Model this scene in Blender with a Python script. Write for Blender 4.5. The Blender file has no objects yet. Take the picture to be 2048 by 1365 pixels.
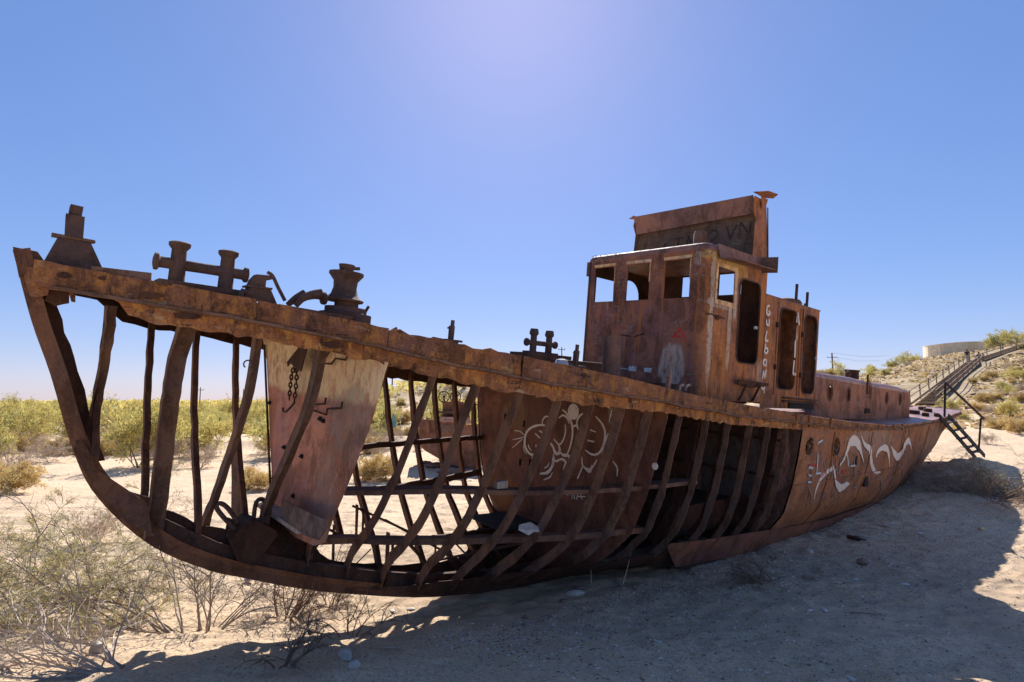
import bpy, math, random
import numpy as np
from mathutils import Vector, Matrix
from mathutils.geometry import tessellate_polygon
R = math.radians
rnd = random.Random(7)
sc = bpy.context.scene
col = sc.collection

# ------------------------------------------------------------------ camera, sky, sun, exposure
FPX = 1130.0                                   # focal length for a 2048 px wide picture
PITCH = math.atan((800 - 682.5) / FPX)
CAMZ = 2.75
cam_d = bpy.data.cameras.new('camera'); cam = bpy.data.objects.new('camera', cam_d); col.objects.link(cam)
cam_d.sensor_width = 36; cam_d.lens = 36 * FPX / 2048
cam_d.clip_start = .05; cam_d.clip_end = 9000
cam.location = (0, 0, CAMZ); cam.rotation_euler = (math.pi / 2 + PITCH, 0, 0)
sc.camera = cam

SUN_EL = 40.0
world = bpy.data.worlds.new('World'); sc.world = world; world.use_nodes = True
wn = world.node_tree.nodes; wl = world.node_tree.links; wn.clear()
sky = wn.new('ShaderNodeTexSky'); sky.sky_type = 'NISHITA'; sky.sun_disc = False
sky.sun_elevation = R(SUN_EL); sky.sun_rotation = 0; sky.altitude = 50
sky.air_density = 1.0; sky.dust_density = 0.26; sky.ozone_density = 8.0
wb = wn.new('ShaderNodeBackground'); wb.inputs['Strength'].default_value = 0.138
wg = wn.new('ShaderNodeGamma'); wg.inputs['Gamma'].default_value = .52            # softer fall from horizon to zenith, deeper blue
wh = wn.new('ShaderNodeHueSaturation'); wh.inputs['Saturation'].default_value = 1.40; wh.inputs['Value'].default_value = 1.0
wm = wn.new('ShaderNodeMix'); wm.data_type = 'RGBA'; wm.blend_type = 'MULTIPLY'; wm.inputs[0].default_value = 1; wm.inputs[7].default_value = (1.05, .93, 1.13, 1)
wo = wn.new('ShaderNodeOutputWorld'); wl.new(sky.outputs[0], wg.inputs[0]); wl.new(wg.outputs[0], wh.inputs['Color']); wl.new(wh.outputs[0], wm.inputs[6]); wl.new(wm.outputs[2], wb.inputs[0]); wl.new(wb.outputs[0], wo.inputs[0])
sd = bpy.data.lights.new('sun', 'SUN'); sd.energy = 4.3; sd.angle = R(.5); sd.color = (1, .95, .89)
so = bpy.data.objects.new('sun', sd); col.objects.link(so); so.rotation_euler = (R(-(90 - SUN_EL)), 0, 0); so.location = (0, 20, 30)
sc.view_settings.view_transform = 'Standard'; sc.view_settings.look = 'None'
sc.view_settings.gamma = 1; sc.view_settings.use_curve_mapping = False
sc.view_settings.exposure = 1.0

# ------------------------------------------------------------------ geometry of the place
def rx(a): c, s = math.cos(a), math.sin(a); return np.array([[1, 0, 0], [0, c, -s], [0, s, c]])
def ry(a): c, s = math.cos(a), math.sin(a); return np.array([[c, 0, s], [0, 1, 0], [-s, 0, c]])
def rz(a): c, s = math.cos(a), math.sin(a); return np.array([[c, -s, 0], [s, c, 0], [0, 0, 1]])
_M = ry(-.7095) @ rx(-.0164) @ rz(-.0901)
AX = np.stack([_M[:, 0], _M[:, 2], _M[:, 1]], 1)      # ship axes (aft, far side, up) seen from the camera (right, up, forward)
def ray(px, py): return np.array([(px - 1024) / FPX, -(py - 682.5) / FPX, 1.0])
_A = ray(1410, 640) * 9.3
C = -(AX.T @ _A) + np.array([0, -1.353, 0])           # camera position in ship coordinates
c2w = np.array([[1, 0, 0], [0, -math.sin(PITCH), math.cos(PITCH)], [0, math.cos(PITCH), math.sin(PITCH)]])
def cam2world(c): return np.array([0, 0, CAMZ]) + c2w @ c
def W(q): return cam2world(AX @ (np.array(q) - C))
SHIPM = np.eye(4); SHIPM[:3, :3] = c2w @ AX; SHIPM[:3, 3] = W((0, 0, 0))
SHIP = Matrix([list(r) for r in SHIPM])
def S(px, py, **k):                                    # point of a ship plane X=, Y= or Z=
    d = AX.T @ ray(px, py); (ax, v), = k.items(); i = 'XYZ'.index(ax)
    return C + (v - C[i]) / d[i] * d
def wd(px, py, d): return cam2world(ray(px, py) * d)  # world point at a depth

_bx = np.linspace(-8.7, 17.5, 500)
def b_(X):
    if X < -1.5: return 2.1 * (1 - min(1, (-1.5 - X) / 7.1) ** 2.4)
    if X < 7: return 2.1
    if X < 16.2: return 2.1 - .5 * ((X - 7) / 9.8) ** 1.5
    return 1.62 - 1.2 * ((X - 16.2) / .9) ** 3 if X < 17.0 else .5
_bt = np.array([b_(x) for x in _bx])
def bx(X): return float(np.interp(X, _bx, _bt))
ZT = [(-8.54, -.42), (-8.1, -.49), (-7.3, -.56), (-6.55, -.65), (-5.85, -.75), (-4.89, -.86), (-3.7, -.97), (-2.42, -1.10), (-1.64, -1.19), (.2, -1.33), (2.05, -1.45), (4.49, -1.58), (6.71, -1.67), (9.86, -1.63), (12.9, -1.51), (17, -1.27)]
ZS = [(-8.54, -.80), (-7.9, -.82), (-7.4, -.90), (-6.85, -.93), (-6.34, -1.0), (-5.79, -1.08), (-5.31, -1.16), (-4.85, -1.23), (-4.35, -1.29), (-3.84, -1.34), (-3.36, -1.38), (-2.85, -1.40), (-2.32, -1.43), (-1.64, -1.49), (-.96, -1.54), (-.34, -1.6), (.97, -1.66), (2.19, -1.71), (4.5, -1.80), (7.9, -1.82), (12.5, -1.66), (17, -1.42)]
KZ = [(-8.56, -.40), (-8.39, -.95), (-8.22, -1.41), (-7.99, -2.11), (-7.77, -2.53), (-7.33, -3.0), (-6.78, -3.33), (-6.05, -3.61), (-5.59, -3.76), (-4.87, -3.96), (-4.13, -4.13), (-2.83, -4.29), (0, -4.34), (9, -4.34), (12, -4.15), (13, -3.85), (14.2, -3.1), (15.6, -2.3), (16.85, -1.5), (17.1, -1.4)]
def tab(T): a = np.array(T); return lambda x: float(np.interp(x, a[:, 0], a[:, 1]))
zt, zs, kz = tab(ZT), tab(ZS), tab(KZ)
_fs = [0, .2, .4, .6, .75, .85, 1]
_fX = [-8.3, -6.85, -5.79, -4.85, -3.84, -2.3, -1.64, 0, 4, 9, 12, 14, 16, 17.1]
_fT = np.array([[1, .7, .45, .22, .08, .02, .02], [1, .9, .72, .45, .15, .03, .03], [1, .85, .66, .40, .17, .05, .03], [1, .84, .71, .53, .31, .13, .03], [1, .9, .76, .6, .4, .236, .05],
                [1, .94, .865, .75, .56, .36, .06], [1, .95, .895, .81, .63, .45, .08], [1, .97, .93, .86, .745, .66, .10], [1, .98, .95, .89, .76, .66, .12], [1, .97, .92, .84, .74, .64, .12],
                [1, .95, .88, .77, .66, .56, .12], [1, .94, .86, .74, .62, .5, .15], [1, .93, .84, .72, .6, .5, .3], [1, .93, .86, .76, .66, .6, .5]])
def hb(X, Z):
    a, k = zs(X), kz(X); s = min(1, max(0, (a - Z) / max(.05, a - k)))
    col_ = [np.interp(X, _fX, _fT[:, j]) for j in range(7)]
    return bx(X) * float(np.interp(s, _fs, col_))
def hull(px, py, s=-1, off=0):                         # where a sight line meets the shell
    d = AX.T @ ray(px, py); last = None
    lo = 3.0
    prev = None
    for t in np.arange(3.0, 26, .05):
        q = C + d * t
        v = s * q[1] - hb(q[0], q[2]) - off
        if prev is not None and ((s < 0 and prev[1] > 0 >= v) or (s > 0 and prev[1] < 0 <= v)) and -8.6 < q[0] < 17.2:
            f = prev[1] / (prev[1] - v); tt = prev[0] + f * (t - prev[0]); return C + d * tt
        prev = (t, v)
    return C + d * 8

# value noise
def _hash(ix, iy, s): h = (ix * 374761393 + iy * 668265263 + s * 974634777) & 0x7fffffff; h = ((h ^ (h >> 13)) * 1274126177) & 0x7fffffff; return ((h ^ (h >> 16)) & 0xffff) / 65535.0
def vn(x, y, s=0):
    x = np.asarray(x, float); y = np.asarray(y, float); ix = np.floor(x).astype(np.int64); iy = np.floor(y).astype(np.int64)
    fx = x - ix; fy = y - iy; fx = fx * fx * (3 - 2 * fx); fy = fy * fy * (3 - 2 * fy)
    a = _hash(ix, iy, s); b = _hash(ix + 1, iy, s); c = _hash(ix, iy + 1, s); d = _hash(ix + 1, iy + 1, s)
    return (a * (1 - fx) + b * fx) * (1 - fy) + (c * (1 - fx) + d * fx) * fy - .5
def fbm(x, y, o=4, s=0):
    r = 0; a = 1
    for i in range(o): r = r + a * vn(x * 2 ** i + 17.3 * i, y * 2 ** i - 9.1 * i, s + i); a *= .5
    return r
def sm(a, b, x): t = np.clip((x - a) / (b - a), 0, 1); return t * t * (3 - 2 * t)
HA = np.array([(-3, 0), (-.42, 0), (-.33, .4), (-.24, 3.2), (-.14, 5.2), (.1, 6.0), (.5, 6.2), (.545, 5.9), (.585, 5.0), (.63, 6.0), (.73, 7.9), (.83, 9.2), (.9, 11.0), (1.2, 14.5), (3, 20)])
STAIR = [np.array(wd(*q_)) for q_ in ((1846, 808, 44), (1950, 722, 77), (2075, 682, 92))]
def gz(x, y):
    x = np.asarray(x, float); y = np.asarray(y, float); d = np.maximum(y, .5); a = x / d
    z = 1.12 * (1 - sm(1.2, 7.9, y + .12 * x))
    z = z + sm(.5, .75, a) * .075 * np.clip(y - 12, 0, 16)
    h = np.interp(a, HA[:, 0], HA[:, 1])
    r = np.clip((y - 28) / 62, 0, 1) ** 1.3
    z = z + h * r * (y > 28)
    rough = sm(30, 45, y) * sm(.2, 2, h * r + .8 * (a > .5))
    z = z + rough * (1.0 * fbm(x * .12, y * .12, 4, 5) + .55 * np.abs(fbm(x * .5, y * .35, 4, 9)) + .22 * fbm(x * 1.9, y * 1.2, 3, 14))
    for A_, B_ in ((STAIR[0], STAIR[1]), (STAIR[1], STAIR[2])):
        d = B_ - A_; t = np.clip(((x - A_[0]) * d[0] + (y - A_[1]) * d[1]) / (d[0] ** 2 + d[1] ** 2), 0, 1)
        k = 1 - sm(1.6, 6.5, np.hypot(x - A_[0] - d[0] * t, y - A_[1] - d[1] * t)); z = z * (1 - k) + (A_[2] + d[2] * t - .22) * k
    # bank where the ladder comes down, mounds, the old road bank behind
    z = z + .36 * np.exp(-((x - 14.6) ** 2 / 2.0 + (y - 18.1) ** 2 / 1.1)) * (1 + .5 * fbm(x * 2.2, y * 2.2, 3, 50))
    z = z + .12 * np.exp(-((x - 12.8) ** 2 / 5 + (y - 14.2) ** 2 / .8))
    z = z + .45 * np.exp(-((y - 33.5 - .03 * x) ** 2 / 1.6)) * (a < .1)
    z = z + .30 * np.exp(-((x + .2) ** 2 / 9 + (y - 10.5) ** 2 / 12)) * 0
    near = 1 - sm(25, 60, y)
    z = z + near * (.10 * fbm(x * .35, y * .35, 3, 1) + .05 * fbm(x * 1.7, y * 1.7, 3, 2) + .048 * fbm(x * 4.5, y * 5.5, 2, 3) + .012 * fbm(x * 14, y * 16, 2, 4) - .045 * sm(.16, .34, vn(x * 2.9, y * 3.4, 40)) + .02 * sm(.05, .16, vn(x * 2.9, y * 3.4, 40)))
    z = z + (1 - near) * .35 * fbm(x * .05, y * .05, 3, 8)
    return z
def G(px, py):                                         # sight line on the ground
    d = c2w @ ray(px, py); o = np.array([0, 0, CAMZ]); t = 1.0
    while t < 400:
        p = o + d * t
        if p[2] < float(gz(p[0], p[1])): return np.array([p[0], p[1], float(gz(p[0], p[1]))])
        t += .02 if t < 30 else .1
    return o + d * 200

# ------------------------------------------------------------------ materials
def mat(name):
    m = bpy.data.materials.new(name); m.use_nodes = True; nt = m.node_tree; nt.nodes.clear()
    o = nt.nodes.new('ShaderNodeOutputMaterial'); p = nt.nodes.new('ShaderNodeBsdfPrincipled'); nt.links.new(p.outputs[0], o.inputs[0])
    p.inputs['Roughness'].default_value = .9
    return m, nt, p
class NT:
    def __init__(s, nt): s.nt = nt; s.co = nt.nodes.new('ShaderNodeTexCoord').outputs['Object']
    def n(s, t, **k):
        x = s.nt.nodes.new(t)
        for a, b in k.items(): setattr(x, a, b)
        return x
    def l(s, a, b): s.nt.links.new(a, b)
    def scale(s, v, src=None):
        m = s.n('ShaderNodeMapping'); m.inputs['Scale'].default_value = v; s.l(src or s.co, m.inputs[0]); return m.outputs[0]
    def noise(s, sc_, v=(1, 1, 1), det=6, ro=.6, src=None, dist=0):
        x = s.n('ShaderNodeTexNoise'); x.inputs['Scale'].default_value = sc_; x.inputs['Detail'].default_value = det; x.inputs['Roughness'].default_value = ro; x.inputs['Distortion'].default_value = dist
        s.l(s.scale(v, src), x.inputs['Vector']); return x.outputs['Fac']
    def ramp(s, f, lo, hi, a=0, b=1):
        x = s.n('ShaderNodeMapRange'); x.interpolation_type = 'SMOOTHSTEP'; s.l(f, x.inputs[0])
        for i, v in enumerate((lo, hi, a, b)): x.inputs[i + 1].default_value = v
        return x.outputs[0]
    def math(s, op, a, b=None):
        x = s.n('ShaderNodeMath', operation=op)
        for i, v in enumerate((a, b)):
            if v is None: continue
            if isinstance(v, (int, float)): x.inputs[i].default_value = v
            else: s.l(v, x.inputs[i])
        return x.outputs[0]
    def mix(s, f, a, b, mode='MIX'):
        x = s.n('ShaderNodeMix', data_type='RGBA', blend_type=mode)
        for i, v in ((0, f), (6, a), (7, b)):
            if isinstance(v, (int, float)): x.inputs[i].default_value = v
            elif isinstance(v, tuple): x.inputs[i].default_value = (*v, 1)
            else: s.l(v, x.inputs[i])
        return x.outputs[2]
    def bump(s, h, st, dist, p, prev=None):
        x = s.n('ShaderNodeBump'); x.inputs['Strength'].default_value = st; x.inputs['Distance'].default_value = dist; s.l(h, x.inputs['Height'])
        if prev is not None: s.l(prev, x.inputs['Normal'])
        s.l(x.outputs[0], p.inputs['Normal']); return x.outputs[0]
    def blot(s, c, r, edge=.35, nsc=5, src=None):      # 1 inside an ellipsoid with a torn edge
        mp = s.n('ShaderNodeMapping', vector_type='TEXTURE'); mp.inputs['Location'].default_value = c; mp.inputs['Scale'].default_value = r; s.l(s.co, mp.inputs[0])
        ln = s.n('ShaderNodeVectorMath', operation='LENGTH'); s.l(mp.outputs[0], ln.inputs[0])
        nz = s.noise(nsc, (1, 1, .6), 5, .7)
        d = s.math('ADD', ln.outputs['Value'], s.math('MULTIPLY', s.math('SUBTRACT', nz, .5), edge * 3))
        return s.ramp(d, 1.05, .85)

DARK = (.034, .017, .011); MID = (.15, .058, .032); ORA = (.36, .13, .035); PUR = (.105, .062, .052)
def rust(name, a=DARK, b=MID, c=ORA, amt=.5, streak=.5, pale=0, sc_=1, blots=(), rough=.85, sz=1, scratch=0, dirt=.5):
    a = tuple(x * f for x, f in zip(a, (1.5, 1.25, 1.05))); b = tuple(min(.8, x * f) for x, f in zip(b, (2.3, 1.98, 1.62))); c = tuple(min(.8, x * f) for x, f in zip(c, (1.5, 1.45, 1.2)))
    m, nt, p = mat(name); N = NT(nt)
    big = N.noise(1.0 * sc_, (1, 1, 1.1), 8, .62)
    med = N.noise(5 * sc_, (1, 1, .8), 9, .72, dist=.3)
    fine = N.noise(42 * sc_, (1, 1, 1), 5, .8)
    stk = N.noise(6 * sc_, (1, 1, .09 * sz), 7, .68)
    pur = tuple(x * f for x, f in zip(b, (.72, .80, 1.08)))
    colr = N.mix(N.ramp(big, .42, .58), b, pur)
    colr = N.mix(N.ramp(N.noise(2.6 * sc_, (1, 1, .6), 8, .7, dist=.5), .46, .58, 0, .8), colr, tuple(x * .42 for x in b))
    colr = N.mix(N.math('MULTIPLY', N.ramp(N.math('ADD', N.math('MULTIPLY', stk, streak), N.math('MULTIPLY', med, 1 - streak)), .48, .62), amt), colr, c)
    colr = N.mix(N.math('MULTIPLY', N.ramp(N.noise(8 * sc_, (1, 1, .5), 7, .75), .55, .66), amt * .6), colr, tuple(min(.7, x * f) for x, f in zip(c, (1.25, 1.35, 1.7))))
    colr = N.mix(N.math('MULTIPLY', N.ramp(N.noise(2.9 * sc_, (1, 1, .5), 9, .75, dist=.8), .53, .62), dirt), colr, a)
    colr = N.mix(N.math('MULTIPLY', N.ramp(fine, .54, .66), .65), colr, a)
    colr = N.mix(N.math('MULTIPLY', N.ramp(fine, .45, .33), .45), colr, tuple(min(.6, x * 1.5 + .03) for x in c))
    if pale:
        colr = N.mix(N.math('MULTIPLY', N.ramp(N.noise(4.1, (.6, .6, 1.6), 9, .8), .57, .63), pale), colr, (.42, .33, .20))
        colr = N.mix(N.math('MULTIPLY', N.ramp(N.noise(5.3, (.4, .4, 1.9), 9, .8), .58, .62), min(1, pale * 1.8)), colr, (.02, .016, .014))
    for bl in blots:
        f = N.blot(bl[0], bl[1], bl[4] if len(bl) > 4 else .35, bl[5] if len(bl) > 5 else 5)
        f = N.math('MULTIPLY', f, bl[3])
        f = N.math('MULTIPLY', f, N.ramp(N.noise(13, (1, 1, .4), 8, .82), .38, .56, .12, 1))
        colr = N.mix(f, colr, bl[2])
    if scratch:                                        # chalky vertical wash marks
        w = N.noise(16, (1, 1, .09), 4, .7); w2 = N.noise(1.3, (1, 1, 1), 3, .6)
        f = N.math('MULTIPLY', N.ramp(w, .60, .72), N.math('MULTIPLY', N.ramp(w2, .45, .65), scratch))
        colr = N.mix(f, colr, (.45, .36, .30))
    N.l(colr, p.inputs['Base Color']); p.inputs['Roughness'].default_value = rough; p.inputs['Specular IOR Level'].default_value = .3
    h = N.math('ADD', N.math('MULTIPLY', med, .7), N.math('MULTIPLY', fine, .35))
    b0 = N.bump(N.noise(2.2, det=2), .6, .09, p); N.bump(h, .8, .016, p, b0)
    return m
def flat(name, c, rough=.9, var=.3, nsc=8, v=(1, 1, 1), bump=0):
    m, nt, p = mat(name); N = NT(nt)
    f = N.noise(nsc, v, 6, .65)
    N.l(N.mix(N.ramp(f, .3, .7), tuple(x * (1 - var) for x in c), tuple(min(1, x * (1 + var)) for x in c)), p.inputs['Base Color']); p.inputs['Roughness'].default_value = rough
    if bump: N.bump(f, .5, bump, p)
    return m

M = {}
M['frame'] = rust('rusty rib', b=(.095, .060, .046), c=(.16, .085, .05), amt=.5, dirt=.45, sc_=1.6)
M['farframe'] = rust('shade-darkened rusty rib', b=(.055, .028, .019), c=(.20, .08, .035), amt=.35)  # darker copy of the rib rust, far-side shade put into the colour
M['band'] = rust('ochre rusty plate', b=(.105, .050, .030), c=(.30, .135, .03), amt=.65, streak=.3, pale=.45, dirt=.85, sc_=1.3)
M['bandlow'] = rust('flaking rusty plate', b=(.15, .066, .03), c=(.36, .175, .05), amt=.8, streak=.15, pale=.8, sc_=1.7, dirt=.95)
M['stem'] = rust('brown rusty stem', b=(.070, .038, .026), c=(.13, .062, .034), amt=.4, scratch=.3)
M['inner'] = rust('dark rusty inside', b=(.035, .018, .013), c=(.09, .035, .018), amt=.4)  # darker rust, shade of the interior and far side put into the colour
M['fit'] = rust('dark cast iron', b=(.050, .034, .031), c=(.09, .052, .038), amt=.3, dirt=.3, sc_=2)
M['hull'] = rust('rusty hull side', b=(.150, .078, .050), c=(.28, .12, .045), amt=.55, streak=.8, scratch=.8, dirt=.5, sz=.6, pale=.2, blots=[((7.2, -2.1, -2.1), (.10, .5, .7), (.34, .12, .03), .9, .4, 3), ((4.0, -2.1, -2.0), (.9, .5, .35), (.36, .14, .04), .6, .7, 2), ((5.0, -2.0, -3.4), (2.4, .6, .25), (.34, .14, .045), .7, .6, 1.5), ((9.5, -2.0, -1.9), (.25, .5, .3), (.34, .12, .03), .7, .5, 3), ((6.0, -2.0, -2.0), (1.6, .5, .3), (.36, .29, .24), .45, .7, 9), ((12.5, -1.8, -2.3), (1.5, .6, .5), (.34, .25, .19), .45, .8, 6)])
M['bilge'] = rust('brown bilge plate', b=(.12, .062, .048), c=(.17, .075, .045), amt=.3, dirt=.3)
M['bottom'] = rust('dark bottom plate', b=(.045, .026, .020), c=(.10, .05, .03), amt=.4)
M['deck'] = rust('sunlit rusty deck', b=(.20, .13, .12), c=(.26, .15, .11), amt=.4, rough=.42, dirt=.15)  # sun sheen on the plates put into the paler lavender colour
M['wood'] = flat('weathered grey timber', (.34, .29, .25), var=.45, nsc=6, v=(1, 8, 1), bump=.01)
def worn(name, c, under=(.17, .085, .055), lo=.36, hi=.45):
    m, nt, p = mat(name); N = NT(nt); f = N.ramp(N.noise(17, (1, 1, .5), 9, .85), lo, hi); N.l(N.mix(f, under, c), p.inputs['Base Color']); return m
M['white'] = worn('worn white spray paint', (.66, .60, .55))
M['chalk'] = worn('thin chalk', (.36, .28, .23), lo=.42, hi=.60)
M['red'] = flat('red spray paint', (.50, .04, .03), var=.2)
M['blue'] = flat('pale blue chalk', (.42, .55, .62), var=.2)
M['grey'] = flat('grey paint chip', (.42, .42, .43), var=.35, nsc=14)
M['doorshade'] = rust('shade-dark inside', b=(.010, .006, .005), c=(.02, .012, .008), a=(.006, .005, .004), amt=.3)  # near-black colour that paints the shade inside the doorways
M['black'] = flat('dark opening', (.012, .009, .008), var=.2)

# ------------------------------------------------------------------ mesh helpers
class MB:
    def __init__(s): s.v = []; s.f = []; s.mi = []; s.cur = 0
    def add(s, vs, fs):
        o = len(s.v); s.v += [tuple(float(c) for c in v) for v in vs]; s.f += [tuple(i + o for i in f) for f in fs]; s.mi += [s.cur] * len(fs); return s
    def box(s, c, d, ax=None, j=0):
        c = np.array(c, float); ax = np.eye(3) if ax is None else np.array(ax)
        vs = [c + ax @ (np.array(d) * .5 * np.array((i, jj, k))) + (np.array([rnd.uniform(-j, j) for _ in range(3)]) if j else 0) for i in (-1, 1) for jj in (-1, 1) for k in (-1, 1)]
        return s.add(vs, [(0, 1, 3, 2), (4, 6, 7, 5), (0, 4, 5, 1), (2, 3, 7, 6), (0, 2, 6, 4), (1, 5, 7, 3)])
    def bar(s, a, b, w, h=None, up=(0, 0, 1), j=0):
        a = np.array(a, float); b = np.array(b, float); L = np.linalg.norm(b - a); x = (b - a) / max(L, 1e-6)
        u = np.array(up, float); y = np.cross(u, x)
        if np.linalg.norm(y) < 1e-3: y = np.cross((1, 0, 0), x)
        y /= np.linalg.norm(y); z = np.cross(x, y)
        return s.box((a + b) / 2, (L, w, h or w), np.stack([x, y, z], 1), j)
    def tube(s, P, r, n=8, cap=True):
        P = [np.array(p, float) for p in P]; m = len(P); r = [r] * m if isinstance(r, (int, float)) else r
        T = [P[min(i + 1, m - 1)] - P[max(i - 1, 0)] for i in range(m)]
        t = T[0] / (np.linalg.norm(T[0]) + 1e-9); u = np.cross(t, (0, 0, 1)); u = np.cross(t, (1, 0, 0)) if np.linalg.norm(u) < .2 else u; u /= np.linalg.norm(u)
        vs = []
        for i in range(m):
            t = T[i] / (np.linalg.norm(T[i]) + 1e-9); u = u - t * np.dot(u, t); u /= np.linalg.norm(u) + 1e-9; w = np.cross(t, u)
            for k in range(n): a = 2 * math.pi * k / n; vs.append(P[i] + r[i] * (math.cos(a) * u + math.sin(a) * w))
        fs = [(i * n + k, i * n + (k + 1) % n, (i + 1) * n + (k + 1) % n, (i + 1) * n + k) for i in range(m - 1) for k in range(n)]
        if cap: fs += [tuple(range(n))[::-1], tuple((m - 1) * n + k for k in range(n))]
        return s.add(vs, fs)
    def lathe(s, base, axis, prof, n=18):              # prof: (distance along axis, radius)
        base = np.array(base, float); ax = np.array(axis, float); ax /= np.linalg.norm(ax)
        return s.tube_r(base, ax, prof, n)
    def tube_r(s, base, t, prof, n):
        u = np.cross(t, (0, 0, 1)); u = np.cross(t, (1, 0, 0)) if np.linalg.norm(u) < .2 else u; u /= np.linalg.norm(u); w = np.cross(t, u)
        vs = [base + t * h + r * (math.cos(2 * math.pi * k / n) * u + math.sin(2 * math.pi * k / n) * w) for h, r in prof for k in range(n)]
        m = len(prof)
        fs = [(i * n + k, i * n + (k + 1) % n, (i + 1) * n + (k + 1) % n, (i + 1) * n + k) for i in range(m - 1) for k in range(n)]
        fs += [tuple(range(n))[::-1], tuple((m - 1) * n + k for k in range(n))]
        return s.add(vs, fs)
    def slab(s, outer, holes, f3, th):                 # flat plate with holes; f3 maps (u, v, w) to space
        loops = [outer] + list(holes); flatp = [p for l in loops for p in l]
        tri = tessellate_polygon([[Vector((p[0], p[1], 0)) for p in l] for l in loops])
        n = len(flatp); vs = [f3(p[0], p[1], 0) for p in flatp] + [f3(p[0], p[1], th) for p in flatp]
        fs = [tuple(t) for t in tri] + [tuple(i + n for i in t[::-1]) for t in tri]
        o = 0
        for l in loops:
            k = len(l); fs += [(o + i, o + (i + 1) % k, n + o + (i + 1) % k, n + o + i) for i in range(k)]; o += k
        return s.add(vs, fs)
    def grid(s, P, th=None):                           # P[i][j] points, th = offset function
        a = len(P); b = len(P[0]); vs = [p for r_ in P for p in r_]
        fs = [(i * b + j, (i + 1) * b + j, (i + 1) * b + j + 1, i * b + j + 1) for i in range(a - 1) for j in range(b - 1)]
        if th is None: return s.add(vs, fs)
        n = a * b; vs2 = [th(p) for p in vs]; fs2 = [tuple(i + n for i in f[::-1]) for f in fs]
        rim = [(i, 0) for i in range(a)] + [(a - 1, j) for j in range(1, b)] + [(i, b - 1) for i in range(a - 2, -1, -1)] + [(0, j) for j in range(b - 2, 0, -1)]
        ids = [i * b + j for i, j in rim]; k = len(ids)
        return s.add(vs + vs2, fs + fs2 + [(ids[i], ids[(i + 1) % k], ids[(i + 1) % k] + n, ids[i] + n) for i in range(k)])
    def mesh(s, name, mats, smooth=False):
        me = bpy.data.meshes.new(name); me.from_pydata(s.v, [], s.f); me.validate(verbose=False)
        for m in (mats if isinstance(mats, (list, tuple)) else [mats]): me.materials.append(m)
        if len(s.mi) == len(me.polygons) and any(s.mi): me.polygons.foreach_set('material_index', s.mi)
        if smooth:
            me.polygons.foreach_set('use_smooth', [True] * len(me.polygons))
        import bmesh
        bm = bmesh.new(); bm.from_mesh(me); bmesh.ops.recalc_face_normals(bm, faces=bm.faces[:]); bm.to_mesh(me); bm.free()
        if smooth:
            try: me.set_sharp_from_angle(angle=R(38))
            except Exception: pass
        me.update(); return me
    def build(s, name, mats, parent=None, smooth=False):
        o = bpy.data.objects.new(name, s.mesh(name, mats, smooth)); col.objects.link(o)
        if parent is not None: o.parent = parent
        return o
def tag(o, label=None, cat=None, group=None, kind=None):
    for k, v in (('label', label), ('category', cat), ('group', group), ('kind', kind)):
        if v: o[k] = v
    return o
def empty(name, loc=(0, 0, 0), label=None, cat=None, group=None, rotz=0):
    o = bpy.data.objects.new(name, None); o.empty_display_size = .2; col.objects.link(o); o.location = loc; o.rotation_euler = (0, 0, rotz)
    return tag(o, label, cat, group)
def jag(P, a, n):                                      # densify and roughen a 2-D polyline (open)
    out = []
    for p, q in zip(P[:-1], P[1:]):
        L = math.hypot(q[0] - p[0], q[1] - p[1]); k = max(1, int(L / n))
        for i in range(k):
            f = i / k; out.append((p[0] + (q[0] - p[0]) * f + (rnd.uniform(-a, a) if i or len(out) else 0), p[1] + (q[1] - p[1]) * f + rnd.uniform(-a, a)))
    out.append(tuple(P[-1])); return out
def smooth_path(P, k=4):                               # Catmull-Rom
    P = [np.array(p, float) for p in P]
    if len(P) < 3: return P
    Q = [2 * P[0] - P[1]] + P + [2 * P[-1] - P[-2]]; out = []
    for i in range(1, len(Q) - 2):
        for j in range(k):
            t = j / k; a, b, c, d = Q[i - 1], Q[i], Q[i + 1], Q[i + 2]
            out.append(.5 * ((2 * b) + (-a + c) * t + (2 * a - 5 * b + 4 * c - d) * t * t + (-a + 3 * b - 3 * c + d) * t ** 3))
    out.append(P[-1]); return out
def ribbon(mb, P, w, nrm, taper=True, off=0):          # paint stroke lying on a surface
    P = smooth_path(P, 5) if len(P) > 2 else [np.array(p, float) for p in P]; m = len(P); vs = []
    ws = w if not isinstance(w, (int, float)) else None
    for i in range(m):
        t = P[min(i + 1, m - 1)] - P[max(i - 1, 0)]; t = t / (np.linalg.norm(t) + 1e-9)
        n = np.array(nrm(P[i]) if callable(nrm) else nrm, float); s_ = np.cross(n, t); s_ /= np.linalg.norm(s_) + 1e-9
        wi = w if ws is None else float(np.interp(i / (m - 1), np.linspace(0, 1, len(ws)), ws))
        if taper: wi *= .35 + .65 * math.sin(math.pi * min(1, max(0, (i + .6) / (m)))) ** .5
        wi *= rnd.uniform(.85, 1.15)
        p = P[i] + n * off; vs += [p - s_ * wi / 2, p + s_ * wi / 2, p + s_ * wi / 2 - n * .003, p - s_ * wi / 2 - n * .003]
    fs = []
    for i in range(m - 1):
        o = i * 4
        for k in range(4): fs.append((o + k, o + (k + 1) % 4, o + 4 + (k + 1) % 4, o + 4 + k))
    fs += [(0, 1, 2, 3), (4 * m - 4, 4 * m - 1, 4 * m - 2, 4 * m - 3)]
    return mb.add(vs, fs)
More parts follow.
